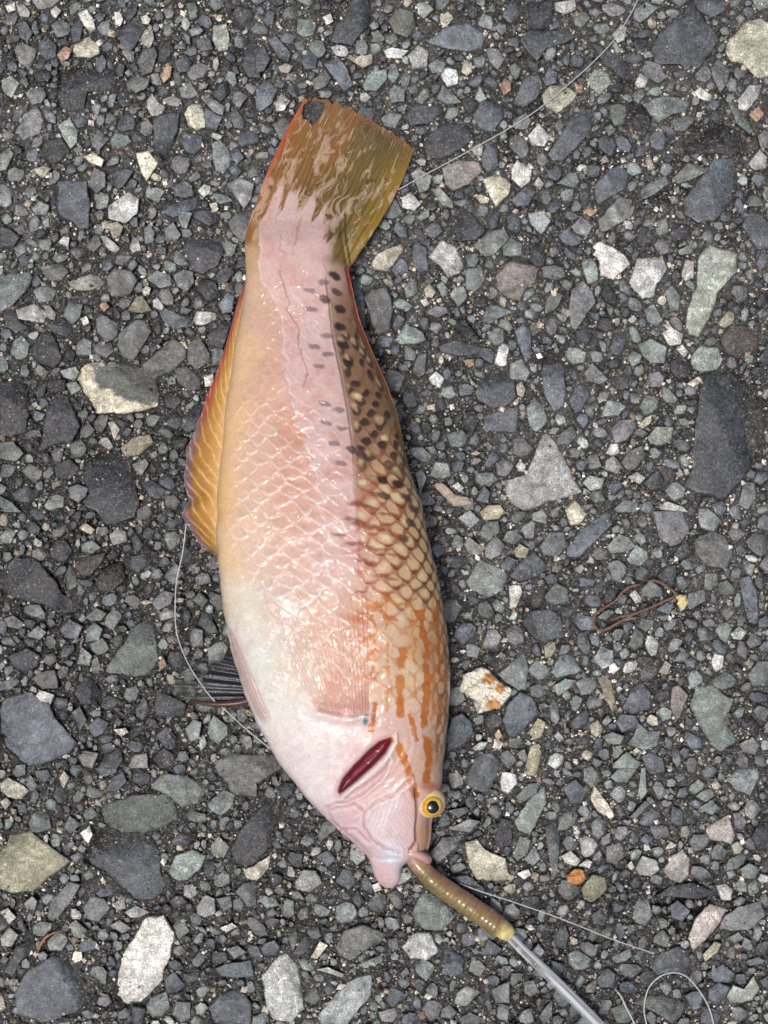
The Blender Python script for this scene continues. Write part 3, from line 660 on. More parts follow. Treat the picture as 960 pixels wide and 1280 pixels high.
def smooth_interp(tab, y):
    yy = np.linspace(tab[0, 0], tab[-1, 0], 1200); v = np.interp(yy, tab[:, 0], tab[:, 1])
    k = 9; vp = np.pad(v, k, mode='edge'); vp[:k] = 2 * v[0] - v[1:k + 1][::-1]; vp[-k:] = 2 * v[-1] - v[-k - 1:-1][::-1]
    vs = np.convolve(vp, np.ones(2 * k + 1) / (2 * k + 1), mode='valid')
    return np.interp(y, yy, vs)
def fL(y): return smooth_interp(LT, y)
def fR(y): return smooth_interp(RT, y)
def fT(y): return smooth_interp(TT, y)
def fZ(y): return fT(y) * 0.5 + 5 + 12 * sst(430, 300, y)
def sect(y, th):
    L_, R_, T_, z_ = fL(y), fR(y), fT(y), fZ(y)
    c = np.cos(th); s = np.sin(th)
    x = 0.5 * (L_ + R_) + 0.5 * (R_ - L_) * c
    head = sst(960, 1060, y)
    pw = 0.82
    z = z_ + 0.5 * T_ * np.sign(s) * np.abs(s) ** pw * (1 + 0.10 * c * np.abs(s))
    return x, z
def ztop(x, y):
    L_, R_ = fL(y), fR(y); c = np.clip((x - 0.5 * (L_ + R_)) / (0.5 * (R_ - L_)), -1, 1)
    return sect(y, np.arccos(c))[1]

NY, NA, NB = 720, 310, 70
ys_ = np.linspace(262, 1110, NY)
tha = np.concatenate([np.linspace(math.pi, 0, NA), -np.linspace(0, math.pi, NB + 2)[1:-1]])
YY, TH = np.meshgrid(ys_, tha, indexing='ij')
XX, ZZ = sect(YY, TH)
XX = XX  # plan x
# --- scale lattice -------------------------------------------------
width = fR(ys_) - fL(ys_)
qs = np.concatenate([[0], np.cumsum(np.diff(ys_) / (13.2 * (width[1:] / 285) ** 0.3))])
arc = 1 - np.clip(TH, 0, math.pi) / math.pi
xc_ = 0.5 * (fL(YY) + fR(YY))
pco = arc * 12.0
qco = np.interp(YY - 0.18 * (XX - xc_), ys_, qs)
def scales(p, q):
    own_e = np.full(p.shape, -1.0); own_id = np.zeros(p.shape); cu = np.zeros(p.shape); cvv = np.zeros(p.shape); done = np.zeros(p.shape, bool)
    Rr = 1.0
    for dj in (-2, -1, 0, 1, 2):
        j = np.floor(q) + dj
        off = np.mod(j, 2) * 0.5
        pc = np.round(p - off) + off
        d = (q - j) + np.sqrt(4.2 * (p - pc) ** 2 + 0.07)
        hit = (~done) & (d < Rr)
        own_e = np.where(hit, Rr - d, own_e); own_id = np.where(hit, _hash(pc * 2 + 100, j + 100, 4), own_id)
        cu = np.where(hit, p - pc, cu); cvv = np.where(hit, q - j, cvv); done |= hit
    return own_e, own_id, cu, cvv
pn = pco + (fbm(XX, YY, 26, 61, 3) - 0.5) * 0.65; qn = qco + (fbm(XX, YY, 24, 71, 3) - 0.5) * 1.0
E, SID, CU, CV = scales(pn, qn)
scale_zone = sst(335, 400, YY) * sst(930, 820, YY) * sst(0.06, 0.2, arc) * (1 - sst(0.0, 60, (YY - 700) - (XX - 300) * 1.1) * (XX < 430))
belly_zone = sst(700, 780, YY) * sst(0.45, 0.2, arc) * sst(960, 880, YY)
arcw = np.exp(-(CU / 0.24) ** 2); patchy = sst(0.25, 0.65, fbm(XX, YY, 40, 7, 2))
edge = np.exp(-((E - 0.12) / (0.07 + 0.08 * arcw)) ** 2) * (0.22 + 0.78 * arcw)
scale_vis = scale_zone * (0.45 + 0.55 * sst(470, 590, YY)) * (0.45 + 0.55 * sst(0.62, 0.45, arc)) * sst(0.10, 0.24, arc)
D = scale_vis * (0.5 + 0.5 * patchy) * (1.5 * np.clip(1 - E / 1.25, 0, 1) - 0.5)
D += belly_zone * (fbm(XX, YY, 11, 23, 4) - 0.5) * 2.6
D += (fbm(XX, YY, 34, 90, 3) - 0.5) * 4.5 * sst(300, 400, YY)
# --- gill opening ---------------------------------------------------
z4 = lambda pts: [(390 + a * 0.28125, 880 + b * 0.28125) for a, b in pts]
z3 = lambda pts: [(210 + a * 0.3958, 620 + b * 0.3958) for a, b in pts]
z2 = lambda pts: [(200 + a * 0.375, 330 + b * 0.375) for a, b in pts]
SLIT = z4([(112, 378), (130, 330), (180, 272), (250, 203), (300, 162), (357, 143), (360, 168), (330, 222), (270, 283), (200, 344), (140, 392), (120, 405), (110, 395)])
ins = inside(SLIT, XX, YY) & (TH > 0)
sd = segdist(SLIT, XX, YY, True); sdi = np.where(ins, sd, -sd)
slit_in = sst(-0.6, 2.2, sdi) * (TH > 0)
fil = np.sin((XX * 0.75 + YY * 1.1) * 0.9 + 3 * fbm(XX, YY, 12, 3, 2))
D += -13 * sst(-1.5, 7, sdi) * (TH > 0) + slit_in * fil * 0.25
# operculum rim below the slit, flesh lip above
below = ((YY - 962) * 0.66 + (XX - 455) * 0.75)
rim = np.exp(-((sdi + 4.5) / 3.2) ** 2) * (TH > 0)
D += rim * np.where(below > 0, 2.4, 0.3)
# operculum / cheek relief
cheek = sst(-4, 16, below - 8) * sst(1085, 1062, YY) * sst(524, 516, XX) * (TH > 0)
dslit = np.abs(segdist(SLIT[5:], XX, YY)) 
rip = np.sin(dslit * 0.62 + 5.0 * fbm(XX, YY, 38, 8, 3)) * sst(60, 20, dslit)
rip2 = np.sin((XX * 0.9 - YY * 0.55) * 1.35 + 5 * fbm(XX, YY, 16, 18, 3)) * sst(30, 60, dslit)
D += cheek * (rip * 0.4 + rip2 * 0.14)
plate = [(454, 1015), (462, 1003), (480, 1000), (497, 990), (507, 1000), (490, 1020), (484, 1045), (497, 1060), (480, 1062), (462, 1042)]
pd_ = segdist(plate, XX, YY, True); pin = np.where(inside(plate, XX, YY), pd_, -pd_)
D += cheek * (1.4 * sst(-5, 5, pin) + 0.4 * np.sin(XX * 1.1 + YY * 0.4 + 4 * fbm(XX, YY, 10, 28, 2)) * sst(0, 5, pin))
# groove between cheek and snout, lip crease of the lower jaw
groove = segdist(z4([(462, 380), (470, 470), (466, 560), (468, 610), (440, 650)]), XX, YY)
D += -5.0 * np.exp(-(groove / 2.6) ** 2) * (TH > 0)
snout = sst(521, 526, XX) * sst(1005, 1025, YY); D += -4 * snout * (TH > 0)
jawc = segdist(z4([(250, 680), (300, 690), (390, 690)]), XX, YY); D += -2.2 * np.exp(-(jawc / 2.5) ** 2) * (TH > 0)
jawl = segdist(z4([(65, 455), (90, 520), (170, 590), (250, 665)]), XX, YY); D += -2.0 * np.exp(-(jawl / 2.2) ** 2) * (TH > 0)
CREASE = [z4(p) for p in ([(75, 452), (150, 432), (225, 395), (300, 330), (345, 252)], [(85, 470), (180, 446), (238, 478), (232, 540), (262, 600), (320, 640), (385, 660)], [(240, 478), (330, 408), (372, 402), (430, 340)], [(130, 560), (190, 560), (250, 610)], [(150, 415), (260, 345), (330, 280)])]
crs = np.minimum.reduce([segdist(p, XX + (fbm(XX, YY, 12, 83, 2) - .5) * 5, YY + (fbm(XX, YY, 12, 85, 2) - .5) * 5) for p in CREASE])
D += (-2.4 * np.exp(-(crs / 1.6) ** 2) + 1.1 * np.exp(-((crs - 4.5) / 2.4) ** 2)) * (TH > 0)
# pectoral base lip
D += 3.0 * np.exp(-(segdist([(398, 893), (430, 900), (462, 898)], XX, YY) / 6) ** 2) * (TH > 0)
# band step on the flank
BL = np.array(z2([(330, 20), (340, 60), (385, 130), (410, 230), (425, 350), (455, 470), (485, 580), (520, 680), (545, 780), (555, 900), (560, 960)]))
BR = np.array(z2([(545, 0), (560, 100), (575, 230), (600, 350), (625, 480), (645, 620), (650, 760), (660, 900), (665, 980)]))
bl = np.interp(YY, BL[:, 1], BL[:, 0]); br = np.interp(YY, BR[:, 1], BR[:, 0])
scal = np.abs(np.sin(qco * math.pi * 0.5)) * 5 + (fbm(XX, YY, 14, 33, 3) - 0.5) * 9
bl_ = bl - scal * sst(420, 520, YY) - (fbm(XX, YY, 10, 35, 3) - 0.5) * 12
band = sst(-1.2, 1.2, XX - bl_) * sst(2.5, -2.5, XX - br - (fbm(XX, YY, 9, 37, 2) - 0.5) * 5) * sst(735, 690, YY) * (TH > 0)
D += band * 0.9
# displace along the normal
G1 = np.stack(np.gradient(XX, axis=0), 0) if False else None
Pp = np.stack([XX, YY, ZZ], -1)
du = np.gradient(Pp, axis=0); dv = np.gradient(Pp, axis=1)
Nn = np.cross(du, dv); Nn /= np.linalg.norm(Nn, axis=-1, keepdims=True) + 1e-9
cen = np.stack([xc_, YY, fZ(YY)], -1)
Nn *= np.sign(np.sum(Nn * (Pp - cen), -1, keepdims=True) + 1e-9)
Nn[..., 1] *= 0.3
endfade = sst(262, 300, YY) * sst(1109, 1095, YY)
Pd = Pp + Nn * (D * endfade)[..., None]
# --- colours ---------------------------------------------------------
CP = """315,270,196,160,132 360,265,205,178,168 410,270,200,170,160 312,310,190,155,115 350,310,208,178,170 400,310,210,180,175 425,320,165,135,115
318,380,205,170,140 345,400,206,166,146 380,380,212,182,178 405,400,205,178,175 430,400,150,115,90 445,420,138,108,74 300,450,224,186,142 340,470,214,172,146 385,470,215,180,175
415,480,205,175,170 450,480,158,122,92 475,490,140,116,78 290,540,230,188,138 330,550,222,186,162 365,540,210,160,134 400,550,215,185,180 430,560,205,170,160 465,560,172,132,102
495,560,148,118,84 280,620,232,188,128 320,630,225,192,166 370,620,214,172,152 410,640,218,186,180 450,630,195,155,135 490,640,176,136,106 520,650,146,112,78 280,690,228,194,152
310,690,224,196,174 360,700,216,180,164 410,710,216,184,174 460,700,206,166,146 510,710,186,150,115 540,730,150,112,78 285,750,226,210,180 310,760,228,220,200 350,770,220,198,182
400,780,220,186,166 450,780,214,172,148 490,790,210,178,148 530,790,198,162,122 555,800,160,120,90 295,810,222,208,198 330,820,228,226,212 370,840,224,208,190 420,850,218,175,150
480,850,212,180,150 515,850,210,186,150 550,860,172,132,102 320,880,230,214,206 360,890,234,230,220 400,920,232,222,215 440,910,226,192,186 480,905,216,180,170 515,920,210,178,162
550,920,182,146,124 350,940,234,218,214 390,970,236,226,222 420,960,234,212,208 500,950,220,186,170 530,960,205,170,150 548,950,178,142,116 420,1010,230,204,204 450,1000,228,196,190
480,990,230,198,192 505,990,224,188,182 460,1030,230,200,204 490,1020,228,200,202 510,1040,220,186,184 480,1055,225,205,208 490,1070,206,212,224 530,1045,186,144,112 528,1060,188,148,128
482,1095,224,188,188 440,1040,226,192,200"""
cps = np.array([[float(v) for v in t.split(',')] for t in CP.split()])
flatx, flaty = XX.ravel(), YY.ravel()
num = np.zeros((flatx.size, 3)); den = np.zeros(flatx.size)
wx = flatx + (fbm(flatx, flaty, 40, 51, 3) - 0.5) * 26; wy = flaty + (fbm(flatx, flaty, 40, 57, 3) - 0.5) * 26
for px, py, r_, g_, b_ in cps:
    w_ = 1.0 / ((wx - px) ** 2 + 0.55 * (wy - py) ** 2 + 90) ** 1.9
    num += w_[:, None] * lin((r_, g_, b_)); den += w_
C = (num / den[:, None]).reshape(NY, NA + NB, 3)
def mix(mask_, rgb, k=1.0):
    global C
    t = np.clip(mask_ * k, 0, 1)[..., None]; C = C * (1 - t) + lin(rgb) * t
def spot(px, py, rx, ry, ang=0.0, soft=0.35, seed=1, warp=7.0):
    dx = XX - px + (fbm(XX, YY, 7, seed, 2) - 0.5) * warp; dy = YY - py + (fbm(XX, YY, 7, seed + 9, 2) - 0.5) * warp
    c_, s_ = math.cos(ang), math.sin(ang); a = (dx * c_ + dy * s_) / rx; b = (-dx * s_ + dy * c_) / ry
    return sst(1 + soft, 1 - soft, np.hypot(a, b))
topm = (TH > 0).astype(float)
def lerp_early(t, *cols):
    t = np.clip(t, 0, 1) * (len(cols) - 1); i = np.minimum(t.astype(int), len(cols) - 2); f = (t - i)[..., None]
    c = np.array([lin(q) for q in cols]); return c[i] * (1 - f) + c[i + 1] * f
# warm / pale variation inside each scale, then painted highlights along the scale edges
sz = scale_zone
orange_mid = sst(55, 15, np.abs(XX - (bl - 30))) * sst(470, 540, YY) * sst(740, 660, YY)
mix(orange_mid * sst(0.15, 0.6, E) * (0.5 + SID), (206, 150, 126), 0.34)
mix(sz * sst(0.2, 0.75, E) * sst(0.5, 0.3, arc), (214, 172, 156), 0.20)
mix(scale_vis * edge * sst(0.62, 0.42, arc) * (0.3 + 0.7 * patchy), (236, 230, 230), 0.55)  # wet highlight on each scale edge, painted into the skin colour
dk = np.exp(-((E - 1.12) / 0.10) ** 2) + np.exp(-np.clip(-(E - 0.02), 0, 9) / 0.03) * 0
mix(scale_vis * np.exp(-(np.clip(E, 0, 9) / 0.06) ** 2) * sst(0.62, 0.42, arc), (168, 132, 126), 0.15)  # faint dark lines painted either side of the edge highlight
mix(scale_vis * np.exp(-((E - 0.34) / 0.10) ** 2) * sst(0.62, 0.42, arc), (186, 150, 142), 0.25)
# pale pink band with scalloped edge
mix(band, (216, 184, 178), 0.72)
mix(band * sst(0.45, 0.75, fbm(XX, YY, 16, 43, 3)), (204, 152, 142), 0.55)
mix(np.exp(-((XX - bl_ - 1) / 1.4) ** 2) * sst(735, 690, YY) * topm, (228, 206, 202), 0.6)
# fine dark seams
mix(sst(1.2, 0.3, segdist(z2([(400, 20), (420, 90), (432, 130), (425, 150), (460, 210), (465, 300), (490, 355), (480, 410)]), XX + (fbm(XX, YY, 9, 19, 3) - .5) * 7, YY)) * topm, (130, 92, 84), 0.6)
mix(sst(1.7, 0.5, np.abs(XX - br + 1)) * sst(600, 560, YY) * sst(340, 360, YY) * topm, (110, 72, 56), 0.7)
mix(sst(1.6, 0.5, np.abs(XX - br - 2)) * sst(600, 540, YY) * sst(400, 430, YY) * topm, (232, 214, 204), 0.5)
mix(sst(1.2, 0.3, segdist([(348, 290), (350, 312), (366, 318), (372, 296), (370, 285)], XX + (fbm(XX, YY, 9, 29, 3) - .5) * 8, YY + (fbm(XX, YY, 9, 39, 3) - .5) * 8)) * topm, (150, 110, 100), 0.5)
mix(sst(-1.5, 2.5, XX - br - 0.5) * sst(350, 385, YY) * sst(650, 560, YY) * topm, (136, 100, 70), 0.8)
mix(sst(0.86, 0.97, arc) * sst(360, 420, YY) * sst(720, 600, YY) * topm, (112, 92, 54), 0.6)
# reticulated back: cream scale centres between brown seams
back = sst(-8, 10, XX - br + 6 * sst(600, 680, YY)) * sst(520, 610, YY) * sst(800, 740, YY) * topm
rho = np.sqrt((CU / 0.37) ** 2 + ((CV + 0.26) / 0.74) ** 2) + (fbm(XX, YY, 7, 63, 2) - 0.5) * 0.35
cream = sst(1.02, 0.62, rho)                                    # pale middle of each scale
rowdark = sst(-0.2, 0.35, CV + 0.26) * np.exp(-(CU / 0.34) ** 2)   # pigment gathers on the hind edge of a scale
tone = lerp_early(np.clip((XX - br) / 80, 0, 1), (188, 108, 66), (152, 80, 32), (94, 52, 30))
t_ = (back * (1 - cream) * (0.45 + 0.55 * rowdark))[..., None] * 0.95; C = C * (1 - t_) + tone * t_
t_ = (back * rowdark * sst(1.0, 1.25, rho) * (SID > 0.25))[..., None] * 0.75; C = C * (1 - t_) + lin((100, 46, 18)) * t_
mix(back * cream * sst(8, 30, XX - br), (218, 188, 138), 0.6); mix(back * sst(0.6, 0.2, rho) * (SID > 0.55), (224, 212, 164), 0.6)
# rear back: each scale carries a dark bar on its hind edge
rear = sst(2, 8, XX - br) * sst(380, 430, YY) * sst(620, 560, YY) * topm
rs = np.hypot((CU - 0.08) / (0.26 + 0.16 * SID), (CV - 0.16 + 0.5 * CU) / (0.38 + 0.18 * SID)) + (fbm(XX, YY, 5, 64, 2) - 0.5) * 0.6
mix(rear * sst(1.15, 0.8, rs) * (SID > 0.15), (46, 33, 31), 0.92)
mix(rear * (1 - cream) * 0.6, (104, 72, 50), 0.6)
mix(rear * sst(0.8, 0.3, rho) * (SID > 0.5), (206, 186, 132), 0.55)
# flank edge towards the head: fine brown net
rimz = sst(0.79, 0.88, arc) * sst(600, 700, YY) * sst(985, 900, YY) * topm
mix(rimz * (1 - cream), (98, 56, 40), 0.75); mix(rimz * cream, (210, 174, 118), 0.55)
# black blotches of the rear back
k = 0
for (a, b, dk_) in [(500, 90, 0), (545, 60, 0), (505, 150, 0), (550, 118, 1), (515, 275, 0), (558, 240, 0), (560, 300, 0), (528, 342, 0), (590, 95, 1), (600, 210, 2), (610, 270, 2), (640, 262, 2), (625, 330, 2), (700, 365, 2), (548, 465, 0), (597, 487, 0), (553, 530, 0), (605, 548, 0), (582, 598, 0), (603, 665, 0), (692, 405, 2), (720, 432, 2), (670, 405, 2), (690, 482, 2), (715, 532, 2), (685, 515, 2), (762, 480, 1), (735, 485, 2), (640, 620, 1), (720, 655, 2), (757, 662, 2), (792, 682, 2), (780, 612, 2), (742, 720, 2), (792, 735, 2), (582, 40, 2), (600, 152, 2), (650, 285, 1), (832, 860, 1), (810, 915, 1), (748, 770, 1), (660, 300, 1), (705, 350, 2), (775, 600, 1), (675, 640, 1), (820, 780, 1), (845, 820, 1)]:
    k += 1; (px, py), = z2([(a, b)])
    big = dk_ >= 1
    if big and px > np.interp(py, BR[:, 1], BR[:, 0]) + 14 and 395 < py < 600: continue
    mix(spot(px, py, 8.0 if big else 8.0, 4.4 if big else 3.2, 0.5 if big else 0.12, 0.3, k, 4) * topm, [(112, 92, 104), (70, 50, 48), (46, 32, 32)][dk_], [0.72, 0.85, 0.95][dk_])
for (a, b) in [(660, 440), (750, 580), (675, 730), (780, 770)]:
    k += 1; (px, py), = z2([(a, b)]); mix(spot(px, py, 4.5, 3.2, 0.5, 0.5, k, 3) * topm, (218, 204, 150), 0.8)
hz = fbm(XX, YY, 8, 101, 3)
mix(0.0 * sst(0.53, 0.64, hz) * sst(6, 16, XX - br) * sst(360, 400, YY) * sst(640, 560, YY) * topm, (72, 52, 44), 0.6)
# brown dashes across the middle back
for (a, b, l, an) in [(655, 800, 26, .1), (700, 815, 26, .2), (690, 870, 44, .12), (740, 885, 30, .25), (650, 930, 30, 0), (600, 905, 26, 0.1), (640, 850, 24, .1), (720, 770, 22, .3)]:
    k += 1; (px, py), = z2([(a, b)]); mix(spot(px, py, l * .42, 2.6, an, 0.45, k, 5) * topm, (128, 66, 38), 0.72)
for (a, b, l) in [(610, 25, 30), (640, 100, 60), (720, 125, 40), (605, 85, 20), (650, 165, 46), (730, 190, 40), (620, 205, 26), (690, 255, 40), (640, 215, 20), (700, 60, 34)]:
    k += 1; (px, py), = z3([(a, b)]); mix(spot(px, py, l * .42, 2.4, 0.2, 0.45, k, 5) * topm, (134, 68, 34), 0.7)
# orange stripes of the fore back and operculum
ORG = (184, 102, 0)
wrp = (fbm(XX, YY, 12, 111, 4, 0.65) - 0.5) * 13 + 2.6 * (np.mod(qco, 1.0) - 0.5)
def stripe(pts, w, rgb, k, gap=0.0, seed=0):
    d = segdist(pts, XX + wrp * 0.55, YY)
    lim = w * (0.72 + 0.75 * (1 - cream) * sst(890, 840, YY) + 0.25 * sst(840, 890, YY))
    m = sst(1.2, -1.2, d - lim) * topm
    if gap: m = m * sst(gap - 0.12, gap + 0.06, fbm(XX * 0.5, YY, 15, 200 + seed, 2))
    mix(m, rgb, k)
    mix(m * sst(0.5, 0.75, fbm(XX, YY, 6, 260 + seed, 3)), (214, 138, 30), 0.35)
stripe([(500, 765), (507, 790), (503, 820), (500, 857), (499, 890)], 5.0, ORG, 0.85, 0.40, 1)
stripe([(513, 895), (517, 908), (520, 925)], 3.0, ORG, 0.9)
stripe([(525, 765), (534, 815), (535, 864), (531, 895), (533, 920), (536, 945), (533, 976)], 4.4, (170, 92, 4), 0.95, 0.25, 2)
stripe([(546, 760), (549, 800), (551, 864), (549, 905), (546, 940)], 2.4, (134, 78, 40), 0.8, 0.3, 3)
stripe([(556, 800), (558, 850), (556, 905)], 1.6, (112, 64, 42), 0.7)
stripe([(466, 770), (467, 850), (468, 884), (464, 912)], 3.6, ORG, 0.85, 0.46, 4)
stripe([(468, 880), (464, 912)], 2.6, ORG, 0.95)
stripe([(498, 880), (501, 893)], 5, ORG, 0.9)
stripe([(495, 925), (500, 938), (505, 947)], 4.6, (204, 124, 0), 1.0)
stripe([(505, 945), (510, 962), (515, 978), (519, 995)], 5.0, (188, 106, 2), 1.0)
stripe([(484, 748), (482, 790), (486, 840), (484, 888)], 1.8, (196, 124, 30), 0.7, 0.45, 9)
stripe([(516, 750), (518, 800), (519, 850), (516, 885)], 1.8, (190, 116, 24), 0.7, 0.45, 10)
stripe([(541, 740), (543, 800), (543, 850), (541, 900)], 1.6, (170, 100, 30), 0.65, 0.42, 11)
stripe([(480, 745), (496, 757), (520, 748)], 2.6, (176, 96, 30), 0.7, 0.35, 6)
stripe([(470, 752), (482, 770), (496, 775)], 2.8, ORG, 0.8, 0.40, 7)
stripe([(488, 800), (484, 830), (488, 860)], 2.4, ORG, 0.6, 0.52, 8)
for (a, b) in [(620, 450), (640, 512), (600, 390), (610, 570), (655, 480), (640, 350)]:
    k += 1; (px, py), = z3([(a, b)]); mix(spot(px, py, 10, 5, 0.1, 0.5, k, 6) * topm, (206, 122, 40), 0.75)
mix(sst(470, 482, XX) * sst(735, 770, YY) * sst(905, 880, YY) * (1 - cream) * topm * sst(.35, .6, fbm(XX, YY, 14, 171, 2)), (186, 112, 44), 0.55)
# pearly belly
pearl = belly_zone * sst(0.42, 0.62, fbm(XX, YY, 11, 131, 4)); mix(pearl, (236, 240, 234), 0.45)
vein = belly_zone * sst(0.05, 0.0, np.abs(fbm(XX, YY, 13, 141, 3) - 0.5)); mix(vein, (206, 206, 190), 0.35)
white = sst(0, 60, YY - 860) * sst(30, -30, below) * sst(480, 420, XX) * topm
mix(white * sst(0.4, 0.6, fbm(XX, YY, 8, 151, 4)), (242, 234, 232), 0.55)
# gill, rim, cheek
mix(slit_in, (112, 10, 38)); mix(slit_in * sst(0.3, 0.9, fil), (150, 34, 62), 0.4)
mix(np.exp(-((sdi + 3.5) / 2.5) ** 2) * topm * (below > 0), (236, 220, 218), 0.8)
mix(np.exp(-((sdi + 2.0) / 2.0) ** 2) * topm * (below < 0), (214, 150, 156), 0.5)
mix(np.exp(-((sdi + 8.5) / 1.6) ** 2) * topm * (below > 0) * sst(500, 480, XX), (170, 168, 178), 0.45)
mix(cheek * sst(-0.2, 0.8, rip), (222, 172, 166), 0.4); mix(cheek * sst(0.0, 0.8, rip2), (238, 220, 222), 0.22); mix(cheek * sst(0.0, 0.8, -rip2), (214, 164, 172), 0.2)
mix(cheek * sst(-5, 6, pin + (fbm(XX, YY, 12, 66, 3) - .5) * 10), (240, 230, 230), 0.5)
mix(np.exp(-(crs / 1.5) ** 2) * topm, (198, 142, 146), 0.6)
mix(np.exp(-((crs - 4.5) / 2.2) ** 2) * topm, (240, 226, 226), 0.35)
mix(np.exp(-(groove / 1.7) ** 2) * topm, (112, 66, 50), 0.85)
mix(spot(537, 983, 10, 6, 0.3, 0.8, 91) * topm, (172, 84, 44), 0.75)
mix(spot(457, 900, 3.4, 7.5, 0.15, 0.4, 92, 2) * topm, (70, 118, 130), 0.9)
mix(spot(446, 897, 8, 6, 0.0, 0.5, 93, 4) * topm, (150, 170, 158), 0.5)
mix(np.exp(-(jawl / 1.5) ** 2) * topm, (206, 158, 162), 0.6)
mix(spot(487, 1070, 10, 9, 0.2, 0.6, 94, 5) * topm, (208, 220, 232), 0.6)
lum = (C @ np.array([.3, .6, .1]))[..., None]; C = C * 0.97 + lum * 0.03
C *= (0.93 + 0.14 * fbm(XX, YY, 5, 161, 3))[..., None]
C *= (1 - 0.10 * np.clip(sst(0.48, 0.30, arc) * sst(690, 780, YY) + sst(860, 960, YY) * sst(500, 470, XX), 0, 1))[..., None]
C *= SKIN_GAIN if 'SKIN_GAIN' in globals() else 0.86
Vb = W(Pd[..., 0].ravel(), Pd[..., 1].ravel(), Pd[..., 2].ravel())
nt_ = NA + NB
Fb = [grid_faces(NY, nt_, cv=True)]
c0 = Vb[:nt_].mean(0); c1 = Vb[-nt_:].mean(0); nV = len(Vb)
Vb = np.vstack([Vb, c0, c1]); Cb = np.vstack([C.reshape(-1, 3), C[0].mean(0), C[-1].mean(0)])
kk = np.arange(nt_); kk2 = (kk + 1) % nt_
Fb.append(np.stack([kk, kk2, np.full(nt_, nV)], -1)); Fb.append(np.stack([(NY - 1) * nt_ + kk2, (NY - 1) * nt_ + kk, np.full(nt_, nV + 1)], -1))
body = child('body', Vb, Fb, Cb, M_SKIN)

# ------------------------------------------------------------------ fins
def fin(name, base, tip, nu, nw, zfun, colfun, mat, parent=None, bow=None, ridge=None, thick=1.2, hole=None, jag=0.0):
    """thin sheet between a base curve and an outer curve; u runs along them, w from base to edge"""
    A = curve_pts(base, nu); B = curve_pts(tip, nu)
    u = np.linspace(0, 1, nu)[:, None] + np.zeros((1, nw)); w = np.linspace(0, 1, nw)[None] + np.zeros((nu, 1))
    if jag: wj = w * (1 - jag * (fbm(u * 40, u * 0, 1.0, 7, 3)) * sst(0.5, 1, w))
    else: wj = w
    x = A[:, None, 0] * (1 - wj) + B[:, None, 0] * wj; y = A[:, None, 1] * (1 - wj) + B[:, None, 1] * wj
    if bow is not None: bx, by = bow(u, w); x = x + bx; y = y + by
    z = zfun(x, y, u, w)
    if ridge is not None: z = z + ridge(u, w)
    col, al = colfun(x, y, u, w)
    top = W(x.ravel(), y.ravel(), z.ravel()); bot = W(x.ravel(), y.ravel(), z.ravel() - thick)
    F = grid_faces(nu, nw); nV = nu * nw
    if hole is not None:
        keep = ~inside(hole, x.ravel(), y.ravel())[F].any(1); F = F[keep]
    Fs = [F, F[:, ::-1] + nV]
    loop = np.concatenate([np.arange(nu) * nw, (nu - 1) * nw + np.arange(1, nw), (np.arange(nu - 2, -1, -1)) * nw + nw - 1, np.arange(nw - 2, 0, -1)])
    l2 = np.roll(loop, -1); Fs.append(np.stack([loop, l2, l2 + nV, loop + nV], -1))
    return child(name, np.vstack([top, bot]), Fs, np.tile(col.reshape(-1, 3), (2, 1)), mat, parent, np.tile(al.ravel(), 2))

def lerp3(t, *cols):
    t = np.clip(t, 0, 1) * (len(cols) - 1); i = np.minimum(t.astype(int), len(cols) - 2); f = (t - i)[..., None]
    c = np.array([lin(q) for q in cols]); return c[i] * (1 - f) + c[i + 1] * f

M_FIN = fin_material('wet fin membrane', 0.32, 0.8)
# tail fin
def tail_bow(u, w):
    s = np.sin(math.pi * np.clip(u, 0, 1)) * w ** 2
    return 3 * s, -13 * s * (1 - 0.4 * u) + np.sin(u * 60) * 1.0 * sst(.8, 1, w)
def tail_z(x, y, u, w): return 34 - 26 * sst(0.0, 0.9, w) + 3 * np.sin(u * 9 + 2 * w) * w + 5 * np.sin(math.pi * u) * (1 - w)
def tail_rays(u, w):
    """thin branching rays: 13 that fork twice towards the edge"""
    uu = u + 0.006 * np.sin(w * 17 + u * 30)
    a = np.abs(np.sin(uu * math.pi * 13)); b = np.abs(np.sin(uu * math.pi * 26)); c_ = np.abs(np.sin(uu * math.pi * 52))
    k1 = sst(.30, .48, w); k2 = sst(.55, .78, w)
    return a * (1 - k1) + b * k1 * (1 - k2) + c_ * k2
def tail_ridge(u, w):
    return 0.9 * tail_rays(u, w) * sst(0.1, 0.4, w) + (fbm(u * 40, w * 8, 1.0, 201, 3) - 0.5) * 2.0 * sst(0.2, 0.5, w)
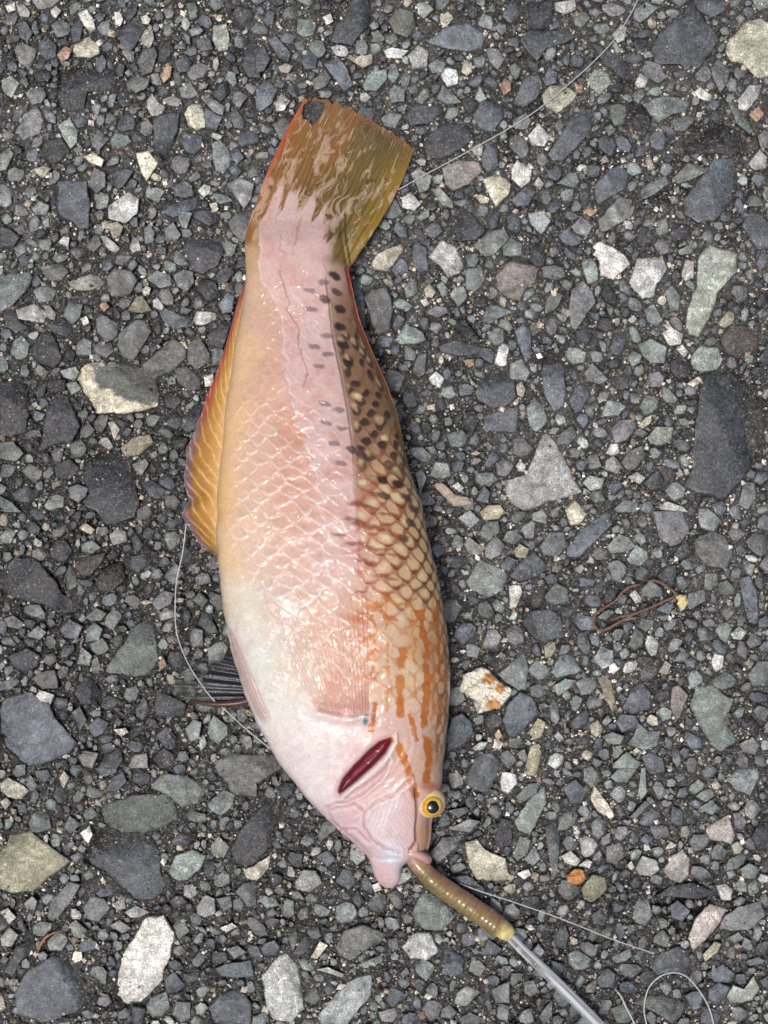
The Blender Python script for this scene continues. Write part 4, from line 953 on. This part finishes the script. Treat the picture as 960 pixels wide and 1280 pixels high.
def tail_col(x, y, u, w):
    c = lerp3(u + 0.15 * (fbm(x, y, 18, 211, 2) - .5), (154, 100, 44), (142, 104, 52), (122, 96, 44), (112, 92, 40), (150, 120, 38))
    c = c * (1 - 0.30 * sst(0.7, 1.0, w) * sst(.3, .6, u))[..., None]
    org = 0.6 * sst(.08, .02, np.abs(u - 0.42 - .03 * np.sin(w * 9))) * sst(.45, .7, w); c = c * (1 - .6 * org[..., None]) + lin((166, 98, 40)) * .6 * org[..., None]
    ray = tail_rays(u, w); c = c * (0.62 + 0.46 * sst(.1, .6, ray))[..., None]
    st = fbm(u * 30 + 4 * (fbm(x, y, 16, 205, 2) - .5), w * 10 + 1.5 * (fbm(x, y, 12, 207, 2) - .5), 1.0, 221, 2)
    zone = sst(1.0, 0.72, w) * sst(.12, .22, w)
    isl = sst(0.60, 0.66, st + 0.22 * (0.5 - w) - 0.10 * sst(.55, .9, u)) * zone
    lines = sst(0.030, 0.010, np.abs(st + 0.22 * (0.5 - w) - 0.10 * sst(.55, .9, u) - 0.56)) * zone
    film = np.clip(0.55 * isl + 0.62 * lines, 0, 1)
    c = c * (1 - film[..., None]) + lin((204, 178, 156)) * film[..., None]
    dkl = sst(0.02, 0.008, np.abs(st + 0.22 * (0.5 - w) - 0.10 * sst(.55, .9, u) - 0.515)) * zone * 0.45
    c = c * (1 - dkl[..., None])
    gl = sst(.70, .80, fbm(u * 46, w * 9, 1.0, 223, 2)) * sst(.45, .6, w); c = c * (1 - .45 * gl[..., None]) + lin((206, 190, 150)) * .45 * gl[..., None]  # pale yellowish highlight streaks painted along the rays
    skin = sst(0.0, 0.07, 0.40 - w + 0.42 * (fbm(u * 20, w * 5, 1.0, 231, 4) - 0.5) - 0.24 * np.abs(u - 0.34) ** 1.0 - 0.25 * sst(.65, .9, u) - .4 * sst(.12, .03, u))
    ri = np.clip(np.round((np.maximum(y, 268) - 262) / (1109 - 262) * (NY - 1)).astype(int), 0, NY - 1)
    cth = np.clip((x - 0.5 * (fL(np.maximum(y, 268)) + fR(np.maximum(y, 268)))) / (0.5 * (fR(np.maximum(y, 268)) - fL(np.maximum(y, 268)))), -0.98, 0.98)
    ci_ = np.clip(np.round((1 - np.arccos(cth) / math.pi) * (NA - 1)).astype(int), 0, NA - 1)
    c = c * (1 - skin[..., None]) + (C[ri, ci_] / 0.9) * skin[..., None]
    edge_l = sst(0.05, 0.0, u) * sst(.3, .6, w); c = c * (1 - edge_l[..., None]) + lin((186, 84, 44)) * edge_l[..., None]
    tipr = sst(0.95, 1.0, w) * 0.6; c = c * (1 - tipr[..., None]) + lin((150, 96, 50)) * tipr[..., None]
    al = np.clip(0.86 + 0.2 * skin + 0.2 * film - 0.12 * sst(.8, 1, w), 0, 1) * sst(0.0, 0.10, w + 0.05 * (fbm(x, y, 9, 3, 3) - 0.5))
    return c * 0.9, al
TAIL_L = [(310, 312), (306, 298), (318, 262), (330, 225), (345, 190), (362, 155), (381, 121)]
TAIL_R = [(436, 338), (447, 320), (466, 292), (482, 266), (495, 242), (507, 216), (518, 186)]
def ruled(name):
    L_ = curve_pts(TAIL_L, 200); R_ = curve_pts(TAIL_R, 200)
    nu, nw = 260, 200
    u = np.linspace(0, 1, nu)[:, None] + np.zeros((1, nw)); w = np.linspace(0, 1, nw)[None] + np.zeros((nu, 1))
    x = L_[None, :, 0] * (1 - u) + R_[None, :, 0] * u; y = L_[None, :, 1] * (1 - u) + R_[None, :, 1] * u
    bx, by = tail_bow(u, w); x = x + bx; y = y + by + (fbm(u * 30, u * 0 + 2, 1.0, 17, 3) - .5) * 7 * sst(.75, 1, w)
    z = tail_z(x, y, u, w) + tail_ridge(u, w); yb = np.maximum(y, 275); zb = np.where((x > fL(yb) - 4) & (x < fR(yb) + 4), ztop(np.clip(x, fL(yb) + .5, fR(yb) - .5), yb) + 0.15 + 2.5 * w - np.maximum(275 - y, 0) * 0.45, -99); z = 0.5 * (z + zb + np.sqrt((z - zb) ** 2 + 40 * sst(0.05, .3, w))); col, al = tail_col(x, y, u, w)
    hole = [(379, 133), (385, 128), (388, 124), (396, 127), (408, 130), (403, 139), (400, 146), (391, 157), (385, 150), (378, 147)]
    hm = inside(hole, x.ravel() + (fbm(x.ravel(), y.ravel(), 5, 9, 2) - .5) * 3, y.ravel())
    top = W(x.ravel(), y.ravel(), z.ravel()); bot = W(x.ravel(), y.ravel(), z.ravel() - 1.4)
    F = grid_faces(nu, nw); F = F[~hm[F].any(1)]; nV = nu * nw
    return child(name, np.vstack([top, bot]), [F, F[:, ::-1] + nV], np.tile(col.reshape(-1, 3), (2, 1)), M_FIN, None, np.tile(al.ravel(), 2))
caudal = ruled('caudal_fin')

# anal fin, orange with a red to violet margin
AB = [(311, 345), (303, 390), (293, 454), (285, 517), (281, 574), (276, 620), (274, 667), (276, 699)]
AO = [(310, 343), (299, 371), (288, 409), (277, 446), (262, 484), (250, 517), (237, 551), (229, 580), (227, 604), (234, 626), (225, 640), (236, 664), (250, 681), (271, 697)]
def anal_z(x, y, u, w): return (fZ(y) - 2) * (1 - w) + 16 * w + 3 * np.sin(math.pi * w)
def anal_ridge(u, w): return 0.8 * np.abs(np.sin((u + 0.20 * w) * math.pi * 17)) * sst(0, .2, w)
def anal_col(x, y, u, w):
    ray = np.abs(np.sin((u + 0.20 * w + 0.03 * (fbm(x, y, 16, 77, 2) - .5)) * math.pi * 19)); line = sst(0.35, 0.05, ray)
    c = lerp3(w + 0.15 * (fbm(x, y, 14, 301, 2) - .5), (228, 190, 136), (220, 164, 86), (204, 146, 66), (196, 134, 84))
    red = sst(0.55, 0.95, w) * sst(0.62, 0.42, u); c = c * (1 - red[..., None]) + lin((206, 74, 54)) * red[..., None]
    redb = sst(.25, .05, u) * sst(.2, .5, w); c = c * (1 - redb[..., None]) + lin((208, 78, 58)) * redb[..., None]
    vio = sst(0.72, 0.96, w) * sst(0.40, 0.58, u); c = c * (1 - 0.85 * vio[..., None]) + lin((158, 128, 164)) * 0.85 * vio[..., None]
    lw = (0.65 * line * sst(.2, .5, fbm(x, y, 12, 79, 2)))[..., None]; c = c * (1 - lw) + lin((246, 214, 150)) * lw
    dk_ = (0.45 * sst(.5, .8, ray) * sst(.35, .8, u) * sst(.2, .6, w))[..., None]; c = c * (1 - dk_) + lin((150, 104, 62)) * dk_
    c = c * (0.85 + 0.3 * fbm(x, y, 6, 311, 3))[..., None]
    return c * 0.9, np.clip(0.90 - 0.20 * sst(.1, .5, w) * sst(.3, .6, u) - 0.35 * sst(.6, 1, w) * sst(.4, .6, u) + 0.4 * line, 0, 1)
fin('anal_fin', AB, AO, 260, 40, anal_z, anal_col, M_FIN, ridge=anal_ridge, jag=0.10)

# pectoral fin fanned over the flank
PB = [(395, 892), (412, 898), (430, 901), (447, 901), (462, 898)]
PT = [(343, 812), (347, 788), (366, 762), (396, 748), (430, 732), (446, 724), (462, 730)]
PN = 21
def pect_z(x, y, u, w): return ztop(x, y) + 2.2 + 2.0 * np.sin(math.pi * w) * np.sin(math.pi * u)
def pect_ridge(u, w): return 1.3 * np.abs(np.sin(u * math.pi * PN)) ** 2 * (1 - 0.5 * w)
def pect_col(x, y, u, w):
    ray = np.abs(np.sin(u * math.pi * PN + 0.5 * math.pi)); line = sst(0.36 - .14 * w, 0.04, ray)
    br2 = sst(0.35, 0.0, np.abs(np.sin(u * math.pi * PN * 2))) * sst(.45, .7, w)
    c = lerp3(w, (216, 142, 134), (214, 134, 112), (218, 154, 128), (222, 172, 152))
    c = c * (1 - sst(.55, .9, u) * 0.5)[..., None] + lin((216, 142, 92)) * (sst(.55, .9, u) * 0.5)[..., None]
    c = c * (1 - 0.5 * line[..., None]) + lin((150, 66, 44)) * 0.5 * line[..., None]
    c = c * (1 - 0.35 * br2[..., None]) + lin((178, 96, 66)) * 0.35 * br2[..., None]
    al = 0.05 + 0.20 * sst(.26, 0.03, w) + 0.36 * line * (1 - .45 * w) + 0.14 * br2 + 0.05 * sst(.6, .9, u)
    al = al * (1 - 0.95 * sst(.68, 1.0, w + .22 * (fbm(u * 26, w * 2, 1, 5, 2) - .4))) * sst(0.0, 0.14, u) * sst(1.0, .97, u) * sst(0, .10, w + .05 * (fbm(x, y, 8, 3, 2) - .5))
    return c * 0.9, np.clip(al, 0.0, 1)
fin('pectoral_fin', PB, PT, 340, 90, pect_z, pect_col, M_FIN, ridge=pect_ridge, thick=0.6)

# far pelvic fin, dark and glassy, spread on the asphalt; its spine
def pel_z(x, y, u, w): return 26 - 16 * w + 2 * np.sin(u * 11)
def pel_ridge(u, w): return 2.0 * np.abs(np.sin(u * math.pi * 7))
def pel_col(x, y, u, w):
    ray = np.abs(np.sin(u * math.pi * 7)); line = sst(.4, .1, ray)
    c = lerp3(w, (18, 18, 20), (26, 28, 31), (60, 72, 70))
    c = c * (1 - .5 * line[..., None]) + lin((96, 102, 112)) * .5 * line[..., None]
    return c, np.clip(0.80 - 0.70 * sst(.40, .72, w) + .15 * line, 0, 1)
pelv = fin('pelvic_fin', [(302, 818), (306, 840), (310, 860), (314, 880)], [(284, 814), (256, 822), (232, 836), (216, 852), (222, 868), (240, 880)], 90, 40, pel_z, pel_col, fin_material('dark wet membrane', 0.12, 1.0), ridge=pel_ridge, thick=1.0)
M_SPINE = simple('amber fin spine', lin((74, 44, 30)) * 0.9, 0.22, 900, **{'Coat Weight': 0.8})
sp = tube('fin_spine', [(318, 872, 30), (300, 878, 27), (276, 880, 24), (256, 879, 20), (243, 877, 15)], [5.2, 4.6, 4.0, 3.6, 2.2], M_SPINE, None, 40, 10)
sp.data.transform(__import__('mathutils').Matrix.Translation(Vector(FINV))); sp.parent = pelv
# near pelvic fin folded flat along the belly
def pl_z(x, y, u, w): return ztop(np.maximum(x, fL(y) + 1.5), y) + 1.6 + 1.5 * np.sin(math.pi * w)
def pl_col(x, y, u, w):
    line = sst(.4, .1, np.abs(np.sin(w * math.pi * 5)))
    c = lerp3(w, (218, 188, 186), (228, 202, 192), (230, 214, 206)); c = c * (1 - .4 * line[..., None]) + lin((240, 226, 220)) * .4 * line[..., None]
    return c * .86, np.clip(0.38 * sst(0, .2, w) * sst(1, .6, w) * sst(0, .1, u) * sst(1, .9, u) + 0.0, 0, 1)
fin('pelvic_fin', [(281, 780), (288, 806), (297, 838), (309, 872), (327, 908)], [(285, 782), (301, 808), (315, 838), (328, 870), (345, 906)], 160, 40, pl_z, pl_col, M_FIN, ridge=lambda u, w: 1.0 * np.abs(np.sin(w * math.pi * 5)), thick=0.8)
# dorsal fin folded down along the back edge
DY = np.linspace(334, 590, 12)
def dor_z(x, y, u, w): return ztop(np.minimum(x, fR(y) - .3), y) + 0.9
def dor_col(x, y, u, w):
    c = lerp3(u, (168, 60, 50), (150, 66, 36), (140, 76, 30), (132, 92, 44), (110, 84, 48)); line = sst(.3, .1, np.abs(np.sin(w * 9 + u * 40)))
    return c * (1 - .25 * line[..., None]) * .9, np.clip(0.95 * sst(1.0, .9, u) + 0 * w, 0, 1)
fin('dorsal_fin', [(fR(y) - 4.5, y) for y in DY], [(fR(y) + 1.6 * math.sin(math.pi * min(1, (y - 334) / 256 + .12)), y) for y in DY], 200, 14, dor_z, dor_col, M_FIN, thick=1.5)

# ------------------------------------------------------------------ eye and lips
def ball(name, centre, r, squash, mat, parent, nu=36, nv=24, col=None, tilt=(0, 0), cut=None):
    cx, cy, cz = centre; a = np.linspace(0, 2 * math.pi, nu, endpoint=False); b = np.linspace(0, cut or math.pi, nv)
    A_, B_ = np.meshgrid(a, b, indexing='ij')
    l = np.stack([np.sin(B_) * np.cos(A_), np.sin(B_) * np.sin(A_), np.cos(B_) * squash], -1) * r
    ty, tx = tilt; c_, s_ = math.cos(tx), math.sin(tx)
    l = np.stack([l[..., 0] * c_ + l[..., 2] * s_, l[..., 1], -l[..., 0] * s_ + l[..., 2] * c_], -1)
    c_, s_ = math.cos(ty), math.sin(ty); l = np.stack([l[..., 0], l[..., 1] * c_ - l[..., 2] * s_, l[..., 1] * s_ + l[..., 2] * c_], -1)
    o = W(cx, cy, cz); V = o + l.reshape(-1, 3) * U
    cc = None if col is None else np.tile(np.asarray(col), (len(V), 1))
    return V, [grid_faces(nu, nv, cu=True)[:, ::-1]], cc
eyez = float(fZ(1004)) + 25
TILT = (0.0, 0.22)
V, F, cc = ball('eye', (538.5, 1003, eyez - 5), 18.5, 0.8, None, None, tilt=TILT)
rv = np.linalg.norm((V - W(537, 1005, eyez + 9))[:, :2], axis=1) / U
cc = lerp3((rv - 12) / 9, (236, 214, 150), (226, 196, 178), (196, 150, 130)) * .88
eye = child('eye', V, F, cc, M_SKIN)
M_IRIS = simple('yellow iris', None, 0.15, 2500, **{'Coat Weight': 1.0, 'Coat Roughness': 0.03})
V, F, _ = ball('iris', (538.5, 1005, eyez - 4), 15.5, 1.12, None, None, tilt=TILT, cut=1.12, nu=60, nv=30)
rv = np.linalg.norm((V - V[0])[:, :], axis=1) / U; an_ = np.arctan2(V[:, 1] - V[0, 1], V[:, 0] - V[0, 0])
ci = lerp3((rv - 7.5) / 9, (240, 222, 120), (228, 178, 20), (214, 160, 16), (226, 190, 90)) * (0.85 + .3 * fbm(np.cos(an_) * 3, np.sin(an_) * 3, .5, 9, 2))[:, None] * .85
child('iris', V + FINV, F, ci, M_IRIS, eye)
M_PUP = simple('glossy pupil', (0.004, 0.004, 0.005), 0.05, 900, **{'Coat Weight': 1.0, 'Coat Roughness': 0.02})
V, F, _ = ball('pupil', (537.4, 1006, eyez - 2.6), 15.2, 1.12, None, None, tilt=TILT, cut=0.54, nu=40, nv=14)
child('pupil', V + FINV, F, None, M_PUP, eye)
# upper lip wrapping the bait
def lip_col(t, p): return lerp3(t, (216, 180, 180), (200, 154, 150), (176, 132, 112)) * .88
lz = float(fZ(1066))
o = tube('upper_lip', [(499, 1070, lz + 12), (507, 1066, lz + 16), (517, 1067, lz + 17), (527, 1070, lz + 13), (534, 1074, lz + 3), (535, 1077, lz - 10)], [3, 4.4, 5.0, 5.6, 5.6, 4], M_SKIN, None, 50, 16, lip_col)
o.data.transform(__import__('mathutils').Matrix.Translation(Vector(FINV))); o.parent = fish
# ------------------------------------------------------------------ bait worm, clear tube, fishing lines
def worm_r(t, p):
    ring = 1 + 0.035 * (0.2 + fbm(t * 22, p * .8, 1, 4, 2)) * np.sin(t * 2 * math.pi * 27 + 5 * fbm(t * 9, p * .7, 1, 6, 2)) * (0.35 + 0.65 * sst(0.8, -0.6, np.sin(p)))
    ring = ring * (0.90 + 0.22 * fbm(t * 14 + 3, p * 1.1 + np.cos(p), 1, 24, 3))
    bul = 1 + 0.10 * sst(0.90, 0.95, t) * sst(1.0, .97, t)
    return ring * bul
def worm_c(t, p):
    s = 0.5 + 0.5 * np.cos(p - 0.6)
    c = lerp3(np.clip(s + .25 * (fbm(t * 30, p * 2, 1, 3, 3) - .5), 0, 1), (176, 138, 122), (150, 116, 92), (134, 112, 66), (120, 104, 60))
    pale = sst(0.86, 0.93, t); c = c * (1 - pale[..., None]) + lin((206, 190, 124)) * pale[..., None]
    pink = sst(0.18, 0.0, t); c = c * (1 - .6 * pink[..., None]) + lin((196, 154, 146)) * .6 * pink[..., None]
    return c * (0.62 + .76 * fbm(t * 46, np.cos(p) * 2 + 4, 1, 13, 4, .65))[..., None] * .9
M_WORM = simple('wet worm skin', None, 0.45, 1400, **{'Coat Weight': 0.55, 'Coat Roughness': 0.1, 'Subsurface Weight': 0.1, 'Subsurface Scale': 0.001})
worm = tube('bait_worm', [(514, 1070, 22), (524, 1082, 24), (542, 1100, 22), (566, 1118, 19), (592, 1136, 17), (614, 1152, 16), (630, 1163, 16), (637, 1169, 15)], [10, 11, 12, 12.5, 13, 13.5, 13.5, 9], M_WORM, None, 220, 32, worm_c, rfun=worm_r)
tag(worm, 'ribbed olive and pink bait worm hanging out of the fish mouth', 'worm')

m, nt, b = nodes_mat('clear milky plastic'); L = nt.links
at = N(nt, 'ShaderNodeAttribute', attribute_name='Col'); L.new(at.outputs['Color'], b.inputs['Base Color']); L.new(at.outputs['Alpha'], b.inputs['Alpha'])
b.inputs['Roughness'].default_value = 0.12; b.inputs['Coat Weight'].default_value = 0.6
M_CLEAR = m
def tube_c(t, p): return lin((206, 210, 214)) * (0.7 + .5 * vnoise(p * 2.2 + 9, t * 1.5, 3))[..., None] * np.ones(3)
def tube_a(t, p): return np.clip(0.18 + 0.85 * sst(.5, .78, vnoise(p * 2.4 + 4, t * 2.0, 8)) , 0, .85)
tb = tube('clear_tube', [(632, 1165, 15), (650, 1184, 13), (676, 1209, 12), (704, 1236, 11), (730, 1262, 11), (754, 1287, 11), (790, 1326, 11)], [6.0, 6.6, 7, 7, 7, 7, 7], M_CLEAR, None, 120, 22, tube_c, alphafun=tube_a)
tag(tb, 'clear plastic tube running out of the end of the worm', 'tube')

m, nt, b = nodes_mat('pale nylon monofilament')
b.inputs['Base Color'].default_value = (0.62, 0.64, 0.64, 1); b.inputs['Roughness'].default_value = 0.25; b.inputs['Alpha'].default_value = 0.55
M_LINE = m
LINES = [
 ('thin white fishing line stretched from the tail fin across the stones', [(498, 237, 14), (530, 219, 13), (560, 203, 13), (600, 181, 12), (640, 158, 12), (672, 137, 11), (705, 110, 11), (740, 79, 11), (765, 53, 11), (782, 28, 11), (797, 0, 11), (812, -40, 11)], 0.7),
 ('thin fishing line curving beside the belly and orange anal fin', [(238, 657, 22), (233, 655, 20), (232, 661, 18), (228, 692, 14), (221, 724, 11), (219, 753, 10), (220, 785, 10), (227, 811, 12), (240, 838, 18), (264, 872, 25), (280, 886, 18), (306, 910, 12), (338, 936, 10)], 0.8),
 ('straight pale fishing line running on from under the worm', [(574, 1104, 8), (600, 1114, 9), (640, 1127, 10), (700, 1148, 10), (760, 1172, 9), (800, 1186, 8), (818, 1192, 5)], 0.8),
 ('arched loop of pale fishing line by the grey flat stone', [(812, 1300, 5), (808, 1280, 5), (805, 1260, 7), (810, 1237, 11), (823, 1222, 14), (840, 1216, 15), (857, 1220, 14), (873, 1237, 12), (885, 1257, 10), (892, 1280, 8), (900, 1320, 6)], 0.95),
 ('short stub of fishing line between clear tube and line loop', [(772, 1240, 4), (777, 1247, 6), (783, 1260, 8), (793, 1280, 7), (800, 1305, 5)], 1.1)]
for lab, pts, r in LINES:
    o = tube('fishing_line', pts, r, M_LINE, None, 140, 8); tag(o, lab, 'fishing line', 'pieces of fishing line')

# ------------------------------------------------------------------ litter on the asphalt
z8 = lambda pts, z: [(720 + a / 6, 700 + b / 6, z + 1.5 * math.sin(a * .02)) for a, b in pts]
M_ROOT = simple('dry rootlet', lin((126, 94, 78)) * .8, 0.75, 1500)
o = tube('rootlet', z8([(475, 185), (430, 195), (380, 212), (330, 262), (300, 300), (250, 335), (190, 372), (150, 405), (130, 440), (135, 485), (165, 520), (200, 528), (240, 512), (320, 468), (450, 400), (560, 355), (680, 300), (748, 268), (735, 238), (690, 205), (640, 172), (590, 155), (540, 158)], 7), 1.55, M_ROOT, None, 200, 10, jit=0.35)
tag(o, 'reddish brown dry rootlet bent into a narrow loop', 'rootlet')
br_ = tube('side_root', z8([(285, 445), (330, 425), (400, 412), (455, 392)], 6), 1.3, M_ROOT, None, 40, 8, jit=.3)
br_.parent = o

M_CRUMB = simple('crumbly crust', None, 0.85, 1800)
def crumb(name, P, n, zt, colfun, label, cat, seed, amp=9.0, fibres=0, mat=None):
    """lumpy fragment: refined pebble outline with a torn, folded top"""
    rings = [(0.9, 0), (1.0, 0)] + [(f, 0) for f in np.linspace(0.97, 0.06, 16)]
    P = np.asarray(P, float)
    if np.sum(P[:, 0] * np.roll(P[:, 1], -1) - P[:, 1] * np.roll(P[:, 0], -1)) < 0: P = P[::-1]
    c = P.mean(0); Q = np.vstack([P, P[:1]]); s = np.concatenate([[0], np.cumsum(np.hypot(*np.diff(Q, axis=0).T))])
    u = np.linspace(0, s[-1], n, endpoint=False); B = np.stack([np.interp(u, s, Q[:, 0]), np.interp(u, s, Q[:, 1])], -1)
    B = B + (np.stack([fbm(B[:, 0], B[:, 1], 6, seed, 3), fbm(B[:, 0], B[:, 1], 6, seed + 3, 3)], -1) - .5) * 5
    Vp = []; Vz = []
    for k, (f, _) in enumerate(rings):
        p = c + (B - c) * f
        z = np.full(n, 1.0) if k == 0 else zt * (0.35 + 0.65 * np.sqrt(np.clip(1 - f * f, 0, 1))) + (fbm(p[:, 0], p[:, 1], 7, seed + 5, 4, .6) - .5) * amp * 2
        if k == 1: z = np.full(n, 3.0)
        Vp.append(p); Vz.append(z)
    Vp = np.vstack(Vp + [c[None]]); Vz = np.concatenate(Vz + [[Vz[-1].mean()]]); nr = len(rings)
    k = np.arange(n); k2 = (k + 1) % n
    F = [grid_faces(nr, n, cv=True)[:, ::-1], np.stack([(nr - 1) * n + k, (nr - 1) * n + k2, np.full(n, nr * n)], -1)]
    o = frame_obj(W(Vp[:, 0], Vp[:, 1], Vz), F, colfun(Vp[:, 0], Vp[:, 1]), name, mat or M_CRUMB, None)
    return tag(o, label, cat) if label else o
def shell_c(x, y):
    px = (x - 560) * 8; py = (y - 800) * 8
    o_ = np.maximum.reduce([sst(1.2, .7, np.hypot((px - 415) / 70, (py - 385) / 60)), sst(1.2, .7, np.hypot((px - 520) / 55, (py - 480) / 55)), sst(1.2, .7, np.hypot((px - 450) / 85, (py - 650) / 60))])
    nz = fbm(x, y, 5, 3, 3)
    c = lerp3(nz, (226, 226, 222), (240, 236, 220), (234, 220, 180)); c = c * (1 - .85 * o_[..., None]) + lin((206, 138, 56)) * .85 * o_[..., None]
    return c * .85
crumb('shell_fragment', [(574, 862), (578, 843), (590, 838), (604, 834), (612, 838), (620, 848), (632, 858), (641, 862), (636, 872), (622, 886), (608, 889), (598, 892), (602, 880), (590, 874)], 70, 13, shell_c, 'crumpled white crusty fragment with orange patches lying beside the fish back', 'fragment', 11, 10)
def chip_c(x, y): return lerp3(fbm(x * .4 + y * .2, y, 5, 9, 2), (150, 132, 118), (192, 176, 162), (176, 152, 132)) * .85
crumb('wood_chip', [(540 + 0, 605), (550, 602.5), (572.5, 619), (585, 621), (590, 629), (580, 631), (567.5, 634), (561, 627)], 44, 9, chip_c, 'pale pinkish sliver of wood lying near the fish back', 'wood chip', 21, 2.5)
def orange_c(x, y): return lerp3(fbm(x, y, 3.5, 19, 3), (150, 90, 40), (206, 146, 84), (224, 180, 130)) * .85
crumb('rusty_crumb', [(708, 1096), (712, 1089), (720, 1086), (729, 1088), (732, 1096), (728, 1104), (719, 1107), (711, 1103)], 40, 10, orange_c, 'small round rusty orange crumb beside white pebbles on the asphalt', 'crumb', 31, 5)
def yel_c(x, y): return lerp3(fbm(x, y, 3.5, 29, 3), (206, 184, 120), (236, 222, 170), (214, 176, 110)) * .85
crumb('yellow_flake', [(845, 745), (849, 742), (857, 744), (860, 752), (856, 759), (850, 760), (846, 753)], 36, 9, yel_c, 'tiny pale yellow flake stuck at the tip of the rootlet loop', 'flake', 41, 4)
def tw_c(t, p): return lerp3(t, (160, 106, 70), (170, 124, 90), (140, 100, 70)) * .8
o = tube('twig', [(47, 1190, 5), (52, 1179, 7), (58, 1171, 8), (68, 1166, 8), (79, 1164, 6)], [1.1, 1.7, 1.6, 1.4, .9], simple('orange twig', None, .7), None, 40, 8, tw_c, jit=.3)
tag(o, 'tiny orange brown twig among small pebbles above the veined stone', 'twig')
